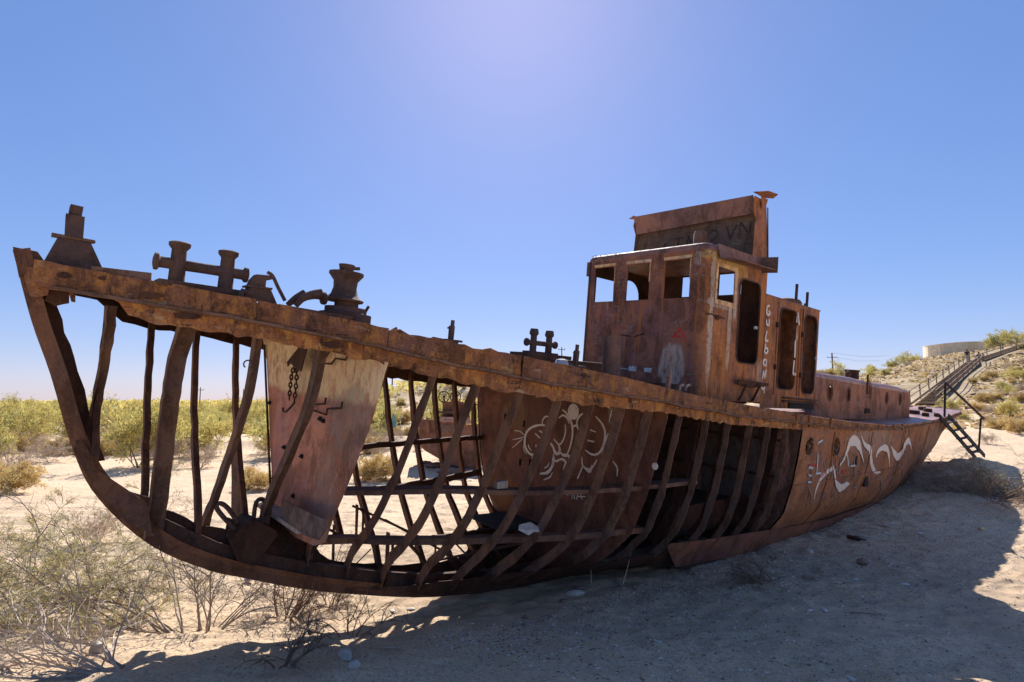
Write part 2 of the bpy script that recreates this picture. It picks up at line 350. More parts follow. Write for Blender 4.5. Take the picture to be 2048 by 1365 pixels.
def rrect(x0, x1, y0, y1, r, n=5):
    out = []
    for cx, cy, a in ((x1 - r, y1 - r, 0), (x0 + r, y1 - r, 90), (x0 + r, y0 + r, 180), (x1 - r, y0 + r, 270)):
        for i in range(n + 1): t = R(a + 90 * i / n); out.append((cx + r * math.cos(t), cy + r * math.sin(t)))
    return out
def ell(cx, cy, a, b, n=20): return [(cx + a * math.cos(2 * math.pi * i / n), cy + b * math.sin(2 * math.pi * i / n)) for i in range(n)]

# ------------------------------------------------------------------ ground: one sheet, fine near the camera
def lines(segs):
    out = []
    for a, b, s0, g in segs:
        x = a; st = s0
        while (x < b if b > a else x > b):
            out.append(x); x += st if b > a else -st; st *= 1 + g
    return sorted(set(round(v, 4) for v in out))
gx = lines([(0, 14, .055, 0), (14, 45, .07, .02), (45, 100, .5, 0), (100, 3400, .6, .06), (0, -6, .055, 0), (-6, -3400, .06, .045)])
gy = lines([(1.0, 13, .05, 0), (13, 40, .055, .014), (40, 100, .38, 0), (100, 3500, .5, .045), (1.0, -400, .2, .12)])
XX, YY = np.meshgrid(gx, gy, indexing='ij'); ZZ = gz(XX, YY)
ZZ = ZZ * 1.0
vv = np.stack([XX, YY, ZZ], -1).reshape(-1, 3); a_, b_n = len(gx), len(gy)
ii, jj = np.meshgrid(np.arange(a_ - 1), np.arange(b_n - 1), indexing='ij'); i0 = (ii * b_n + jj).ravel()
ff = np.stack([i0, i0 + b_n, i0 + b_n + 1, i0 + 1], 1)
gm = bpy.data.meshes.new('ground'); gm.vertices.add(len(vv)); gm.vertices.foreach_set('co', vv.ravel())
gm.loops.add(ff.size); gm.loops.foreach_set('vertex_index', ff.ravel()); gm.polygons.add(len(ff)); gm.polygons.foreach_set('loop_start', np.arange(0, ff.size, 4)); gm.polygons.foreach_set('loop_total', np.full(len(ff), 4))
gm.update(calc_edges=True); gm.polygons.foreach_set('use_smooth', np.ones(len(ff), bool))
ground = bpy.data.objects.new('ground', gm); col.objects.link(ground); tag(ground, 'pale sandy desert ground rising to a low hill', kind='structure')
m, nt, p = mat('sand'); N = NT(nt)
n1 = N.noise(.5, det=5); n2 = N.noise(6, (1, 1.3, 1), 8, .7); n3 = N.noise(60, det=4, ro=.8); n4 = N.noise(1.6, (.8, 1.4, 1), 7, .7)
c = N.mix(N.ramp(n1, .3, .7), (.84, .63, .41), (.72, .53, .34))
c = N.mix(N.math('MULTIPLY', N.ramp(n2, .45, .70), .35), c, (.33, .25, .18))
n5 = N.noise(26, (1, 1.4, 1), 8, .85)
c = N.mix(N.math('MULTIPLY', N.ramp(n5, .49, .60), .8), c, (.32, .225, .155))  # dark grain that also paints the shading of small dents into the sand
c = N.mix(N.math('MULTIPLY', N.ramp(n3, .54, .66), .8), c, (.16, .12, .09))
c = N.mix(N.math('MULTIPLY', N.ramp(n3, .42, .30), .7), c, (.78, .68, .56))
# gravel and rust flakes that have dropped round the wreck
gr = N.blot((3.0, 9.0, .2), (6.5, 2.6, 4), .5, .7)
c = N.mix(N.math('MULTIPLY', gr, N.ramp(n4, .35, .6, .15, .75)), c, (.50, .37, .25))
gr2 = N.blot((3.2, 10.4, .2), (6.5, 2.6, 4), .4, .9)
c = N.mix(N.math('MULTIPLY', gr2, N.ramp(N.noise(22, det=5, ro=.8), .45, .62, 0, .5)), c, (.22, .155, .105))
# greener soil far out, ochre hill
sep = N.n('ShaderNodeSeparateXYZ'); N.l(N.co, sep.inputs[0])
farf = N.ramp(sep.outputs['Y'], 30, 60)
c = N.mix(N.math('MULTIPLY', farf, N.ramp(N.noise(.12, (1, .6, 1), 6, .7), .42, .60)), c, (.30, .25, .11))
hillf = N.math('MULTIPLY', N.ramp(sep.outputs['Z'], 1.8, 3.6), N.ramp(sep.outputs['Y'], 26, 34))
hc = N.mix(N.ramp(N.noise(.6, (1, 1, 2.2), 8, .75), .38, .64), (.46, .35, .22), (.27, .20, .115))
hc = N.mix(N.ramp(N.noise(2.6, det=8, ro=.8), .50, .66, 0, .7), hc, (.17, .125, .075))
c = N.mix(N.math('MULTIPLY', hillf, .9), c, hc)
N.l(c, p.inputs['Base Color']); p.inputs['Roughness'].default_value = .95; p.inputs['Specular IOR Level'].default_value = .15
b1 = N.bump(N.math('ADD', n2, N.math('MULTIPLY', n4, .8)), .55, .05, p); b2_ = N.bump(n5, .7, .03, p, b1); N.bump(n3, .6, .012, p, b2_)
gm.materials.append(m)

# ------------------------------------------------------------------ the wreck
ship = empty('shipwreck', label='rusted beached ship with open ribs, wheelhouse and graffiti, lying on the sand', cat='shipwreck')
ship.matrix_world = SHIP
def Y3(X, Z, s, off=0): return (X, s * (hb(X, Z) + off), Z)

# shell strips that follow the side. z0 upper, z1 lower edge functions
def shell(name, mt, X0, X1, top, bot, s=-1, off=0.0, th=.012, dx=.12, nz=4, ja=0.0, jb=0.0, hbf=None, keep=None, smooth=True):
    n = max(2, int((X1 - X0) / dx)); P = []
    for i in range(n + 1):
        X = X0 + (X1 - X0) * i / n; a = top(X) + rnd.uniform(-ja, ja); b = bot(X) + rnd.uniform(-jb, jb)
        P.append([((X if hbf is None else X), s * ((hb(X, a + (b - a) * j / nz) if hbf is None else hbf(X, a + (b - a) * j / nz)) + off + rnd.uniform(-.006, .006)), a + (b - a) * j / nz) for j in range(nz + 1)])
    mb = MB(); mb.grid(P, lambda q: (q[0], q[1] - s * th, q[2])); return mb.build(name, mt, ship, smooth)

# stem bar and forefoot
stemP = [(x, z) for x, z in KZ if x <= -4.8]
stemP[0] = (-8.56, -.38)
def stem_side(X, Z): return .02
sp = []
fine_ = smooth_path([(x, 0, z) for x, z in stemP], 4)
for i, q in enumerate(fine_):
    t = fine_[min(i + 1, len(fine_) - 1)] - fine_[max(i - 1, 0)]; t /= np.linalg.norm(t); nrm = np.array([-t[2], 0, t[0]]); nrm = nrm if nrm[0] > 0 or nrm[2] > 0 else -nrm
    w_ = .115 + .05 * min(1, max(0, (-1.9 - q[2]) / .6))
    inn = q + nrm * w_
    sp.append([q + (0, -.02, 0), inn + (0, -.10, 0), inn + (0, -.085, 0), q + (0, .0, 0), inn + (0, .085, 0), inn + (0, .10, 0), q + (0, .02, 0)])
mb = MB(); mb.grid(sp); mb.grid([[r_[0], r_[6]] for r_ in sp]); mb.build('stem', M['stem'], ship, True)
mb = MB(); ss = fine_[2:18]                      # far strip of plating left along the stem
mb.grid([[(q[0] + .08, .10, q[2] + .03), (q[0] + .21 + rnd.uniform(-.015, .015), .16, q[2] + .03)] for q in ss if q[2] > -2.3], lambda q: (q[0], q[1] + .012, q[2])); mb.build('plate_strip', M['inner'], ship)
# near forefoot plate: between the stem and the second rib
UP = tab([(-8.3, -1.95), (-7.99, -2.0), (-7.93, -2.15), (-7.85, -2.30), (-7.6, -2.44), (-7.38, -2.52)])
shell('forefoot_plate', M['stem'], -8.0, -7.30, lambda X: UP(X), lambda X: kz(X) + .02, dx=.05, nz=6, hbf=lambda X, Z: .03 + .30 * max(0, (X + 8.1)) * min(1, max(0, (Z - kz(X)) / .8)))
mb = MB()                                           # gusset where the first near rib meets the stem
mb.slab([tuple(S(*q, Y=-.07)[[0, 2]]) for q in ((150, 880), (163, 880), (180, 905), (190, 935), (290, 1000), (300, 1060), (250, 1040), (190, 975), (155, 920))], [], lambda u, v, w: (u, -.09 - w - .18 * (u + 8.0), v), .012)
mb.build('gusset_plate', M['stem'], ship)
# keel plate and lower strakes
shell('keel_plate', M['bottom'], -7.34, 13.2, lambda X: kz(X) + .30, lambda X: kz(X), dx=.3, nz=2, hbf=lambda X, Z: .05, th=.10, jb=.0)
FT = tab([(-7.4, -2.60), (-7.3, -2.64), (-6.9, -2.88), (-6.55, -3.0), (-6.3, -2.90), (-6.1, -2.88), (-5.9, -2.98), (-5.72, -3.15), (-5.56, -3.42), (-5.17, -3.56), (-4.56, -3.71), (-3.86, -3.86), (-3.2, -3.9), (-2.6, -3.7), (-1.9, -3.5)])
shell('garboard_plate', M['inner'], -7.40, -1.95, lambda X: FT(X), lambda X: kz(X) + .05, s=1, dx=.12, nz=8, ja=.015)
shell('garboard_plate', M['stem'], -7.40, -5.3, lambda X: kz(X) + .16, lambda X: kz(X) + .0, s=-1, dx=.1, nz=3, ja=.02, hbf=lambda X, Z: .06 + .1 * max(0, Z - kz(X)))
NB = tab([(-5.6, -3.72), (-4.8, -3.85), (-4.2, -3.86), (-3.6, -3.85), (-3.0, -3.80), (-2.0, -3.72), (-1.3, -3.62), (-.9, -3.5), (2.3, -3.56)])
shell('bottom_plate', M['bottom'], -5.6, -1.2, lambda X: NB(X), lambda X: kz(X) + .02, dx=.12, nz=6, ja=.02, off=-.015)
mb = MB()                                           # orange primer still showing inside the forefoot
op = [hull(*q, s=1, off=-.03) for q in ((308, 1032), (330, 1040), (350, 1045), (362, 1052), (345, 1062), (322, 1066), (308, 1058))]
cen = sum(op) / len(op); mb.add([cen] + op, [(0, i + 1, (i + 1) % 7 + 1) for i in range(7)]); mb.build('primer_patch', flat('orange primer', (.42, .13, .05), var=.3), ship)

# closed shell: far side from the second bulkhead aft, near side from the third
def SH(X0, X1, s, mt, name='hull_plating', holes=False, nz=16, dx=.15):
    return shell(name, mt, X0, X1, lambda X: zs(X) + .02, lambda X: kz(X) + (.02 if X > 9 else .02), s=s, dx=dx, nz=nz)
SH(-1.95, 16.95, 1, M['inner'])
# near plating with portholes cut through
def near_plate(X0, X1, mt, holes, name='hull_plating'):
    nx, nz = int((X1 - X0) / .10), 22; P = {}; vs = []; fs = []
    Xs = [X0 + (X1 - X0) * i / nx for i in range(nx + 1)]
    def pos(X, s_): a, k = zs(X) + .02, kz(X) + .02; Z = a + (k - a) * s_; bul = .012 * math.sin(X * 4.3) * math.sin(s_ * 6) + .01 * float(vn(X * 2.2, Z * 3)); return Y3(X, Z, -1, bul)
    idx = {}
    def vid(i, j):
        if (i, j) not in idx: idx[(i, j)] = len(vs); vs.append(pos(Xs[i], j / nz))
        return idx[(i, j)]
    for i in range(nx):
        for j in range(nz):
            X = (Xs[i] + Xs[i + 1]) / 2; q = pos(X, (j + .5) / nz)
            if any(abs(X - h[0]) < h[2] and abs(q[2] - h[1]) < h[3] for h in holes): continue
            fs.append((vid(i, j), vid(i + 1, j), vid(i + 1, j + 1), vid(i, j + 1)))
    mb = MB(); n = len(vs); mb.add(vs, fs)
    for h in holes:                                  # fill the square gap round each hole with a fitted ring
        i0 = min(i for i in range(nx) if abs((Xs[i] + Xs[i + 1]) / 2 - h[0]) < h[2]); i1 = max(i for i in range(nx) if abs((Xs[i] + Xs[i + 1]) / 2 - h[0]) < h[2]) + 1
        js = [j for j in range(nz) if abs(pos(h[0], (j + .5) / nz)[2] - h[1]) < h[3]]; j0, j1 = min(js), max(js) + 1
        def sq(t):
            t = t % 4; k = int(t); f = t - k
            return [(Xs[i0] + (Xs[i1] - Xs[i0]) * f, j0 / nz), (Xs[i1], (j0 + (j1 - j0) * f) / nz), (Xs[i1] + (Xs[i0] - Xs[i1]) * f, j1 / nz), (Xs[i0], (j1 + (j0 - j1) * f) / nz)][k]
        K = 32; o = len(mb.v); rv = []
        for k in range(K):
            X, s_ = sq(4 * k / K); q = np.array(pos(X, s_)); rv.append(q + (0, .0, 0))
        cx, cz = h[0], h[1]
        for k in range(K):
            q = rv[k]; a = math.atan2((q[2] - cz) / h[5], (q[0] - cx) / h[4]); X = cx + h[4] * math.cos(a); Z = cz + h[5] * math.sin(a); rv.append(np.array(Y3(X, Z, -1, .012 * math.sin(X * 4.3) * 0)))
        for k in range(K): rv.append(rv[K + k] + (0, .10, 0))
        mb.add(rv, [(k, (k + 1) % K, K + (k + 1) % K, K + k) for k in range(K)] + [(K + k, K + (k + 1) % K, 2 * K + (k + 1) % K, 2 * K + k) for k in range(K)])
    return mb.build(name, mt, ship, True)
hp = [hull(1619, 893), hull(1671, 893)]
holes = [(q[0], q[2], .24, .22, .165, .165) for q in hp]
near_plate(2.22, 16.95, M['hull'], holes)
for q, nm in zip(hp, (0, 1)):
    mb = MB(); pr = [(0, .20), (.03, .20), (.03, .165), (0, .165)]
    if nm: mb.lathe((q[0], q[1] + .02, q[2]), (0, -1, 0), [(0, .195), (.045, .195), (.045, .168), (-.05, .168)], 24); mb.f = [f for f in mb.f if len(f) == 4]; mb.build('porthole_rim', M['frame'], ship, True)
# bilge skirt plate
CH = tab([(-1.25, -3.40), (0, -3.50), (1.3, -3.57), (3.5, -3.70), (5.1, -3.73), (7.6, -3.68), (9.2, -3.6), (11.5, -3.45), (13, -3.2)])
def chy(X): return 1.60 if X < 7 else 1.60 - .9 * ((X - 7) / 6) ** 1.6
P = []
for i in range(100):
    X = -1.0 + 13.4 * i / 99; f = min(1, (X + 1.0) / .5); a = CH(X); w_ = .05 + .42 * min(1, max(0, (X + 1.0) / .55)); 
    P.append([(X + .0, -(chy(X) + .03), a), (X + .10 * 0, -(chy(X) + .015 - w_ * .22), a - w_ * .5), (X, -(chy(X) - .02 - w_ * .42), a - w_)])
mb = MB(); mb.grid(P, lambda q: (q[0], q[1] + .015, q[2])); mb.build('bilge_plate', M['bilge'], ship, True)
shell('bottom_plate', M['bottom'], -1.2, 2.3, lambda X: -3.66, lambda X: kz(X) + .02, dx=.2, nz=5, off=-.03)

# stern closing plate
X_ = 16.95; P = []
for j in range(9):
    Z = zt(X_) + (kz(X_) - .02 - zt(X_)) * j / 8; w_ = hb(X_, Z); P.append([(X_ + .25 * (1 - (2 * k / 10 - 1) ** 2), w_ * (2 * k / 10 - 1), Z) for k in range(11)])
MB().grid(P).build('transom_plate', M['hull'], ship, True)

# sheer strakes: separate plates between the breaks in the photo
def zmid(X): a, b = zt(X), zs(X); return a + (b - a) * .60
xbr = [-8.42, -6.88, -5.80, -4.42, -3.22, -2.28, 1.75, 4.8, 8.2, 16.9]
for i in range(len(xbr) - 1):
    a, b = xbr[i] + .004, xbr[i + 1] - .004; rag = .022 if -5.9 < a < -4.5 else .006
    shell('sheer_plate', M['band'], a, b, lambda X: zt(X), lambda X: zmid(X), s=-1, off=.045 if a > -4.5 else .02, dx=.09, nz=3, ja=rag, jb=.008, hbf=lambda X, Z: bx(X))
    shell('sheer_plate', M['inner'], a, b, lambda X: zt(X), lambda X: zmid(X), s=1, off=.02, dx=.2, nz=2, hbf=lambda X, Z: bx(X))
xlow = [-8.05, -6.0, -4.2, -2.6, -.5, 2.2, 6.0, 11, 16.9]
for i in range(len(xlow) - 1):
    a, b = xlow[i] + .003, xlow[i + 1] - .003
    shell('lower_sheer_plate', M['bandlow'] if a < 1 else M['band'], a, b, lambda X: zmid(X) + .01, lambda X: zs(X) - .02 + .75 * max(0, -7.72 - X), s=-1, off=-.004, dx=.07, nz=3, jb=.022 if a < -2 else .008, hbf=lambda X, Z: bx(X))
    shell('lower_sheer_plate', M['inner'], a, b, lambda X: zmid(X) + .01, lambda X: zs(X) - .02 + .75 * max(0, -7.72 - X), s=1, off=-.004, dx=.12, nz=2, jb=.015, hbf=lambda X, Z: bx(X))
# bow corner plate with its torn notch
q = [S(*c_, Y=-.2) for c_ in ((42, 530), (150, 545), (150, 606), (142, 604), (135, 577), (100, 571), (96, 590), (78, 594), (60, 592))]
MB().slab([(v[0], v[2]) for v in q], [], lambda u, v, w: (u, -(.04 + .55 * (u + 8.5)) - w, v), .014).build('bow_plate', M['band'], ship)
MB().slab([(-8.56, -.36), (-8.40, -.37), (-8.33, -.47), (-8.5, -.60)], [], lambda u, v, w: (u, -.08 + w * 16, v), .01).build('stem_cap', M['stem'], ship)
mb = MB(); mb.slab([tuple(S(*c_, Y=-.25)[[0, 2]]) for c_ in ((90, 600), (112, 612), (128, 608), (140, 606), (141, 580), (98, 574), (96, 590))], [], lambda u, v, w: (u, -.10 - w, v), .012); mb.build('torn_plate', M['inner'], ship)
# rub ledge
mb = MB()
for s_ in (-1,):
    PP = [(x, s_ * (bx(x) + (.035 if x > -4.3 else .02)), zmid(x) + .006 * math.sin(5 * x) + rnd.uniform(-.006, .006)) for x in np.arange(-8.3, 16.9, .1)]
    mb.grid([[(x, y, z + .012), (x, y - .04, z + .01), (x, y - .04, z - .012), (x, y, z - .02)] for x, y, z in PP])
mb.build('rub_rail', M['frame'], ship)
# vertical brackets on the sheer plates
for px in (1585, 1611, 1655, 1752, 1782, 1799):
    X = hull(px, 845 if px < 1700 else 850)[0]; MB().box((X, -(bx(X) + .065), (zt(X) + zs(X)) / 2 + .02), (.035, .03, zt(X) - zs(X) - .03), j=.004).build('bracket', M['bandlow'], ship)
# scupper scars: dark torn hollows on the sheer
for px, py, a, b in ((128, 550, .05, .03), (372, 632, .11, .035), (205, 556, .03, .02), (670, 690, .10, .04), (300, 590, .10, .03)):
    q = S(px, py, Y=-bx(hull(px, py + 25)[0]) - .045); X, Z = q[0], q[2]
    o = [(X + a * math.cos(t) * rnd.uniform(.7, 1.1), Z + b * math.sin(t) * rnd.uniform(.7, 1.1)) for t in np.linspace(0, 2 * math.pi, 14)[:-1]]
    MB().slab(o, [], lambda u, v, w: (u, -(bx(u) + .026 + w), v), .004).build('rust_scab', M['inner'], ship)
# loose lip of plate on the bow
q = [S(*c_, Y=-.45) for c_ in ((185, 531), (297, 549), (297, 560), (185, 541))]
q[2][2] -= .05; q[3][2] -= .05
MB().slab([(v[0], v[2]) for v in q], [], lambda u, v, w: (u, -(bx(u) - .02) - w, v), .02).build('coaming', M['frame'], ship)

# deck
P = [[(X, y, zt(X) - .025 - .0 * y) for y in (bx(X) * np.linspace(-1, 1, 9))] for X in np.arange(-8.4, 2.3, .15)]
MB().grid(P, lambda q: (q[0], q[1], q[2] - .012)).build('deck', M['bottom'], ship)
P = [[(X, y, zt(X) - .006) for y in ((bx(X) + .05 + (rnd.uniform(-.03, .03) if X > 6 else 0)) * np.linspace(-1, 1, 9))] for X in np.arange(2.26, 17.0, .15)]
P.append([(17.15 - .12 * abs(t) ** 2, t * 1.35, zt(17) - .006) for t in np.linspace(-1, 1, 9)])
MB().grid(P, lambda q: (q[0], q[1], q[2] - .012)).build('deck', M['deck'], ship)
mb = MB()                                           # deck beams seen from below
for X in np.arange(-7.6, -2, .55): mb.box((X, 0, zt(X) - .08), (.02, 2 * bx(X) - .1, .09))
mb.build('deck_beams', M['inner'], ship)

# ribs
def rib(X, s, P=None, web=.115, fl=.055, mt=None, bot=None):
    if P is None:
        zb = kz(X) + .10 if bot is None else bot; za = zs(X) + .12; n = 15; P = []
        for i in range(n + 1):
            Z = za + (zb - za) * i / n; P.append((hb(X, Z) - .004, Z))
    n = len(P); rows = []; w0 = web
    for i, (y, z) in enumerate(P):
        y0, z0 = P[max(0, i - 1)]; y1, z1 = P[min(n - 1, i + 1)]; ty, tz = y1 - y0, z1 - z0; L = math.hypot(ty, tz) + 1e-9; ny, nz_ = tz / L, -ty / L      # inward normal (towards centre, up)
        if ny > 0: ny, nz_ = -ny, -nz_
        w_ = w0 * rnd.uniform(.86, 1.12); e = rnd.uniform(-.008, .008); xo = rnd.uniform(-.006, .006)
        o = (y + e * ny, z + e * nz_); t = (y + w_ * ny, z + w_ * nz_)
        rows.append([(X + xo, s * o[0], o[1]), (X + xo, s * t[0], t[1]), (X + fl + xo, s * t[0], t[1]), (X + fl + xo, s * (t[0] - .009 * ny), t[1] - .009 * nz_), (X + .010 + xo, s * (t[0] - .009 * ny), t[1] - .009 * nz_), (X + .010 + xo, s * o[0], o[1])])
    vs = [v for r_ in rows for v in r_]; fs = [(i * 6 + k, i * 6 + (k + 1) % 6, (i + 1) * 6 + (k + 1) % 6, (i + 1) * 6 + k) for i in range(n - 1) for k in range(6)]
    fs += [tuple(range(6))[::-1], tuple((n - 1) * 6 + k for k in range(6))]
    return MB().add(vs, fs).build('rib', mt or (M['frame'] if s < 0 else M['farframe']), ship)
def pixpath(X, pts):
    Q = smooth_path([S(*p_, X=X) for p_ in pts], 4); return [(-q_[1], q_[2]) for q_ in Q]
rib(-7.9, -1, pixpath(-7.9, [(214, 612), (204, 690), (190, 770), (176, 850), (166, 905)]), web=.08, fl=.085)
rib(-7.4, -1, pixpath(-7.4, [(362, 645), (338, 725), (326, 790), (314, 880), (303, 980), (290, 1080)]), web=.08, fl=.16)
rib(-6.85, -1, pixpath(-6.85, [(512, 665), (494, 790), (462, 895), (427, 1000), (404, 1060), (393, 1135)]), web=.10, fl=.09)
rib(-6.34, -1, pixpath(-6.34, [(640, 695), (612, 820), (570, 925), (534, 1010), (522, 1050), (518, 1095)]), web=.10, fl=.12)
rib(-5.79, -1, web=.11, fl=.09, bot=-3.45)
NR = [-5.31, -4.85, -4.35, -3.84, -3.36, -2.85, -2.32, -1.64, -.96, -.34, .33, .97, 1.64]
for X in NR: rib(X, -1, web=.125 if X < -2 else .10, bot=(kz(X) + .12 if X < -2.6 else -3.72))
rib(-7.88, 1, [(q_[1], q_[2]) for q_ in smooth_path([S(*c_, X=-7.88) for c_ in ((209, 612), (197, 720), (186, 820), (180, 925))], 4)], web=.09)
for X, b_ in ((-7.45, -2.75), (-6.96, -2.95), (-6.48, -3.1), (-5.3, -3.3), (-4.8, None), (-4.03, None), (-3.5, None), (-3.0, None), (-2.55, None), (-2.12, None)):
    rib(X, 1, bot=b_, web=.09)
mb = MB()                                          # widened heel of a far rib
mb.slab([tuple(S(*c_, X=-6.46)[1:]) for c_ in ((462, 905), (470, 905), (480, 990), (484, 1035), (462, 1035), (463, 960))], [], lambda u, v, w: (-6.46 + w, u, v), .012); mb.build('rib_heel', M['farframe'], ship)
# near plating side edge post at the open bay and the inner dark frames behind it
for X in (-.8, .1, .9, 1.8): rib(X, -1, [(hb(X, z) - .25, z) for z in np.linspace(zs(X) + .05, -3.6, 8)], web=.16, fl=.02, mt=M['inner'])

# stringers
def stringer(X0, X1, zf, s, shelf=.16, lip=.055, mt=None, off=-.125, name='stringer'):
    rows = []
    for X in np.arange(X0, X1 + .01, .15):
        z = zf(X) + rnd.uniform(-.006, .006); y = hb(X, z) + off + rnd.uniform(-.006, .006)
        rows.append([(X, s * y, z + lip * .5), (X, s * y, z - lip * .5), (X, s * (y - .012), z - lip * .5), (X, s * (y - .012), z + lip * .5 - .012), (X, s * (y - shelf), z + lip * .5 - .012), (X, s * (y - shelf), z + lip * .5)])
    vs = [v for r_ in rows for v in r_]; n = len(rows)
    fs = [(i * 6 + k, i * 6 + (k + 1) % 6, (i + 1) * 6 + (k + 1) % 6, (i + 1) * 6 + k) for i in range(n - 1) for k in range(6)] + [tuple(range(6)), tuple((n - 1) * 6 + k for k in range(5, -1, -1))]
    return MB().add(vs, fs).build(name, mt or M['frame'], ship)
def zline(pts, s, off=-.12):
    Q = sorted([(q_[0], q_[2]) for q_ in (hull(*p_, s=s, off=off) for p_ in pts)]); a = np.array(Q); return float(a[0, 0]), float(a[-1, 0]), lambda x: float(np.interp(x, a[:, 0], a[:, 1]))
x0, x1, zf = zline([(690, 988), (800, 985), (900, 983), (1050, 987), (1150, 985), (1300, 975), (1400, 965)], -1); stringer(x0, x1, zf, -1, shelf=.22)
x0, x1, zf = zline([(640, 1083), (760, 1083), (960, 1083), (1100, 1078), (1300, 1058)], -1); stringer(x0, x1, zf, -1, shelf=.14, lip=.075)
x0, x1, zf = zline([(720, 893), (800, 886), (880, 880), (972, 874)], 1, -.05); stringer(x0, x1, zf, 1, off=-.09, mt=M['inner'], lip=.085, shelf=.06)
x0, x1, zf = zline([(760, 980), (830, 968), (900, 955), (985, 938)], 1, -.05); stringer(x0, x1 - .4, zf, 1, off=-.09, mt=M['inner'], lip=.11, shelf=.05)
x0, x1, zf = zline([(860, 1076), (930, 1068), (1000, 1056)], 1, -.05); stringer(x0, x1, zf, 1, off=-.09, mt=M['inner'], lip=.10, shelf=.05)
# struts, rods and floor scraps in the bottom
def ctr(px, py, X): return S(px, py, X=X)
for a, b, r_ in (((705, 1012), (872, 1090), .016), ((770, 1040), (990, 1160), .016), ((632, 1045), (712, 1090), .016), ((900, 1075), (955, 1135), .014), ((1130, 1085), (1040, 1140), .014)):
    A1 = S(*a, Y=.15); B1 = S(*b, Y=-.05); MB().tube([A1, (A1 + B1) / 2 + (0, .01, .005), B1], r_, 6).build('rod', M['farframe'], ship)
for px, y0, y1, w_ in ((714, 1010, 1085, .06), (727, 1018, 1080, .04), (668, 1050, 1120, .035), (776, 1065, 1130, .08), (871, 1090, 1130, .03), (786, 1075, 1128, .05)):
    A1 = S(px, y0, Y=.1); B1 = S(px - 2, y1, Y=.1); MB().bar(A1, B1, w_, .012, j=.004).build('strut', M['farframe'], ship)
for X in (-4.8, -4.3, -3.8, -3.3, -2.8, -2.3):   # floor plates across the keel
    z0 = kz(X) + .24; w0, w1 = hb(X, z0) * .95, hb(X, kz(X) + .1) * .8
    MB().slab([(-w0, z0 - .02), (w0, z0), (w1, kz(X) + .06), (-w1, kz(X) + .06)], [], lambda u, v, w: (X + w, u, v), .012).build('floor_plate', M['bottom'], ship)
for a, b in (((640, 1085), (600, 1130)), ((740, 1100), (690, 1150)), ((820, 1090), (870, 1145))):
    MB().bar(S(*a, Y=-.1), S(*b, Y=.1), .09, .012, j=.005).build('strut', M['bottom'], ship)
MB().bar((-4.2, -.15, -3.62), (-2.4, -.75, -3.35), .07, .012, j=.005).build('strut', M['farframe'], ship)
MB().grid([[(X, y, -3.42 + .04 * math.sin(X)) for y in (.0, .9)] for X in np.arange(-2.9, -1.9, .3)], lambda q: (q[0], q[1], q[2] - .01)).build('inner_plate', flat('greenish dark plate', (.022, .022, .015)), ship)

# bulkheads -------------------------------------------------------
def b1(u, v, w): return (-5.97 - .115 * u + w, u, v)
def onb1(px, py):
    d = AX.T @ ray(px, py); n = np.array([1, .115, 0]); t = (-5.97 - n @ C) / (n @ d); q_ = C + t * d; return q_
oc = [onb1(*q_) for q_ in ((522, 660), (775, 725), (768, 745), (757, 790), (738, 855), (712, 925), (688, 985), (662, 1045), (650, 1085), (628, 1092), (590, 1075), (560, 1045), (550, 1015), (545, 980), (541, 900), (537, 800), (533, 720))]
wht = onb1(640, 735); pk = onb1(640, 900)
pinkw = rust('painted bulkhead', b=(.32, .165, .125), c=(.34, .13, .075), a=(.15, .065, .045), amt=.55, streak=.9, dirt=.5, scratch=.4,
    blots=[((wht[0], wht[1], wht[2] + .12), (1, 3, .47), (.80, .62, .36), 1, .10, 3), ((-5.9, -.95, -1.72), (1, .42, .36), (.34, .28, .23), .55, .5, 4), ((-5.9, -1.1, -2.15), (1, .3, .5), (.15, .075, .05), .7, .5, 4), ((-5.9, -.6, -2.6), (1, .25, .6), (.40, .27, .2), .6, .5, 6)])
MB().slab([(q_[1], q_[2]) for q_ in oc], [], b1, .012).build('bulkhead', pinkw, ship)
mb = MB(); mb.bar(onb1(532, 690) + (-.02, 0, 0), onb1(546, 1015) + (-.02, 0, 0), .02, .02); mb.build('bulkhead_edge', M['inner'], ship)
q0, q1 = onb1(548, 990), onb1(640, 1050)
lp = [q0 + (-.05, .03, -.06), q0 + (-.22, 0, -.05), q1 + (-.24, 0, -.02), q1 + (-.04, 0, -.03)]
MB().add([*lp, *[p_ + (0, 0, -.045) for p_ in lp]], [(0, 1, 2, 3), (7, 6, 5, 4), (0, 4, 5, 1), (1, 5, 6, 2), (2, 6, 7, 3), (3, 7, 4, 0)]).build('ledge', M['wood'], ship)
MB().slab([tuple(S(*c_, X=-6.2)[1:]) for c_ in ((556, 1000), (600, 1022), (640, 1040), (642, 1060), (628, 1082), (600, 1072), (575, 1052), (556, 1040))], [], lambda u, v, w: (-6.16 + w, u, v), .015).build('ledge_bracket', flat('grey brown plate', (.15, .10, .08), var=.5), ship)
for c_ in ((541, 806), (570, 895), (605, 913), (549, 957), (648, 842), (588, 992), (642, 838)):
    q_ = onb1(*c_); mb = MB(); mb.box(q_ + (-.012, 0, 0), (.02, .045, .045)); mb.lathe(q_ + (-.02, 0, 0), (-1, 0, 0), [(0, .012), (.02, .010)], 6); mb.build('bolt_plate', M['black'], ship)
for pts in (((656, 728), (672, 729), (680, 718), (700, 721), (704, 714)), ((668, 705), (660, 716), (655, 716)), ((661, 796), (659, 808), (634, 810), (632, 820), (662, 830), (664, 818), (692, 817), (694, 804))):
    q_ = [onb1(*c_) + (-.05, 0, 0) for c_ in pts]; MB().tube(q_, .011, 6).build('climbing_rung', M['inner'], ship)
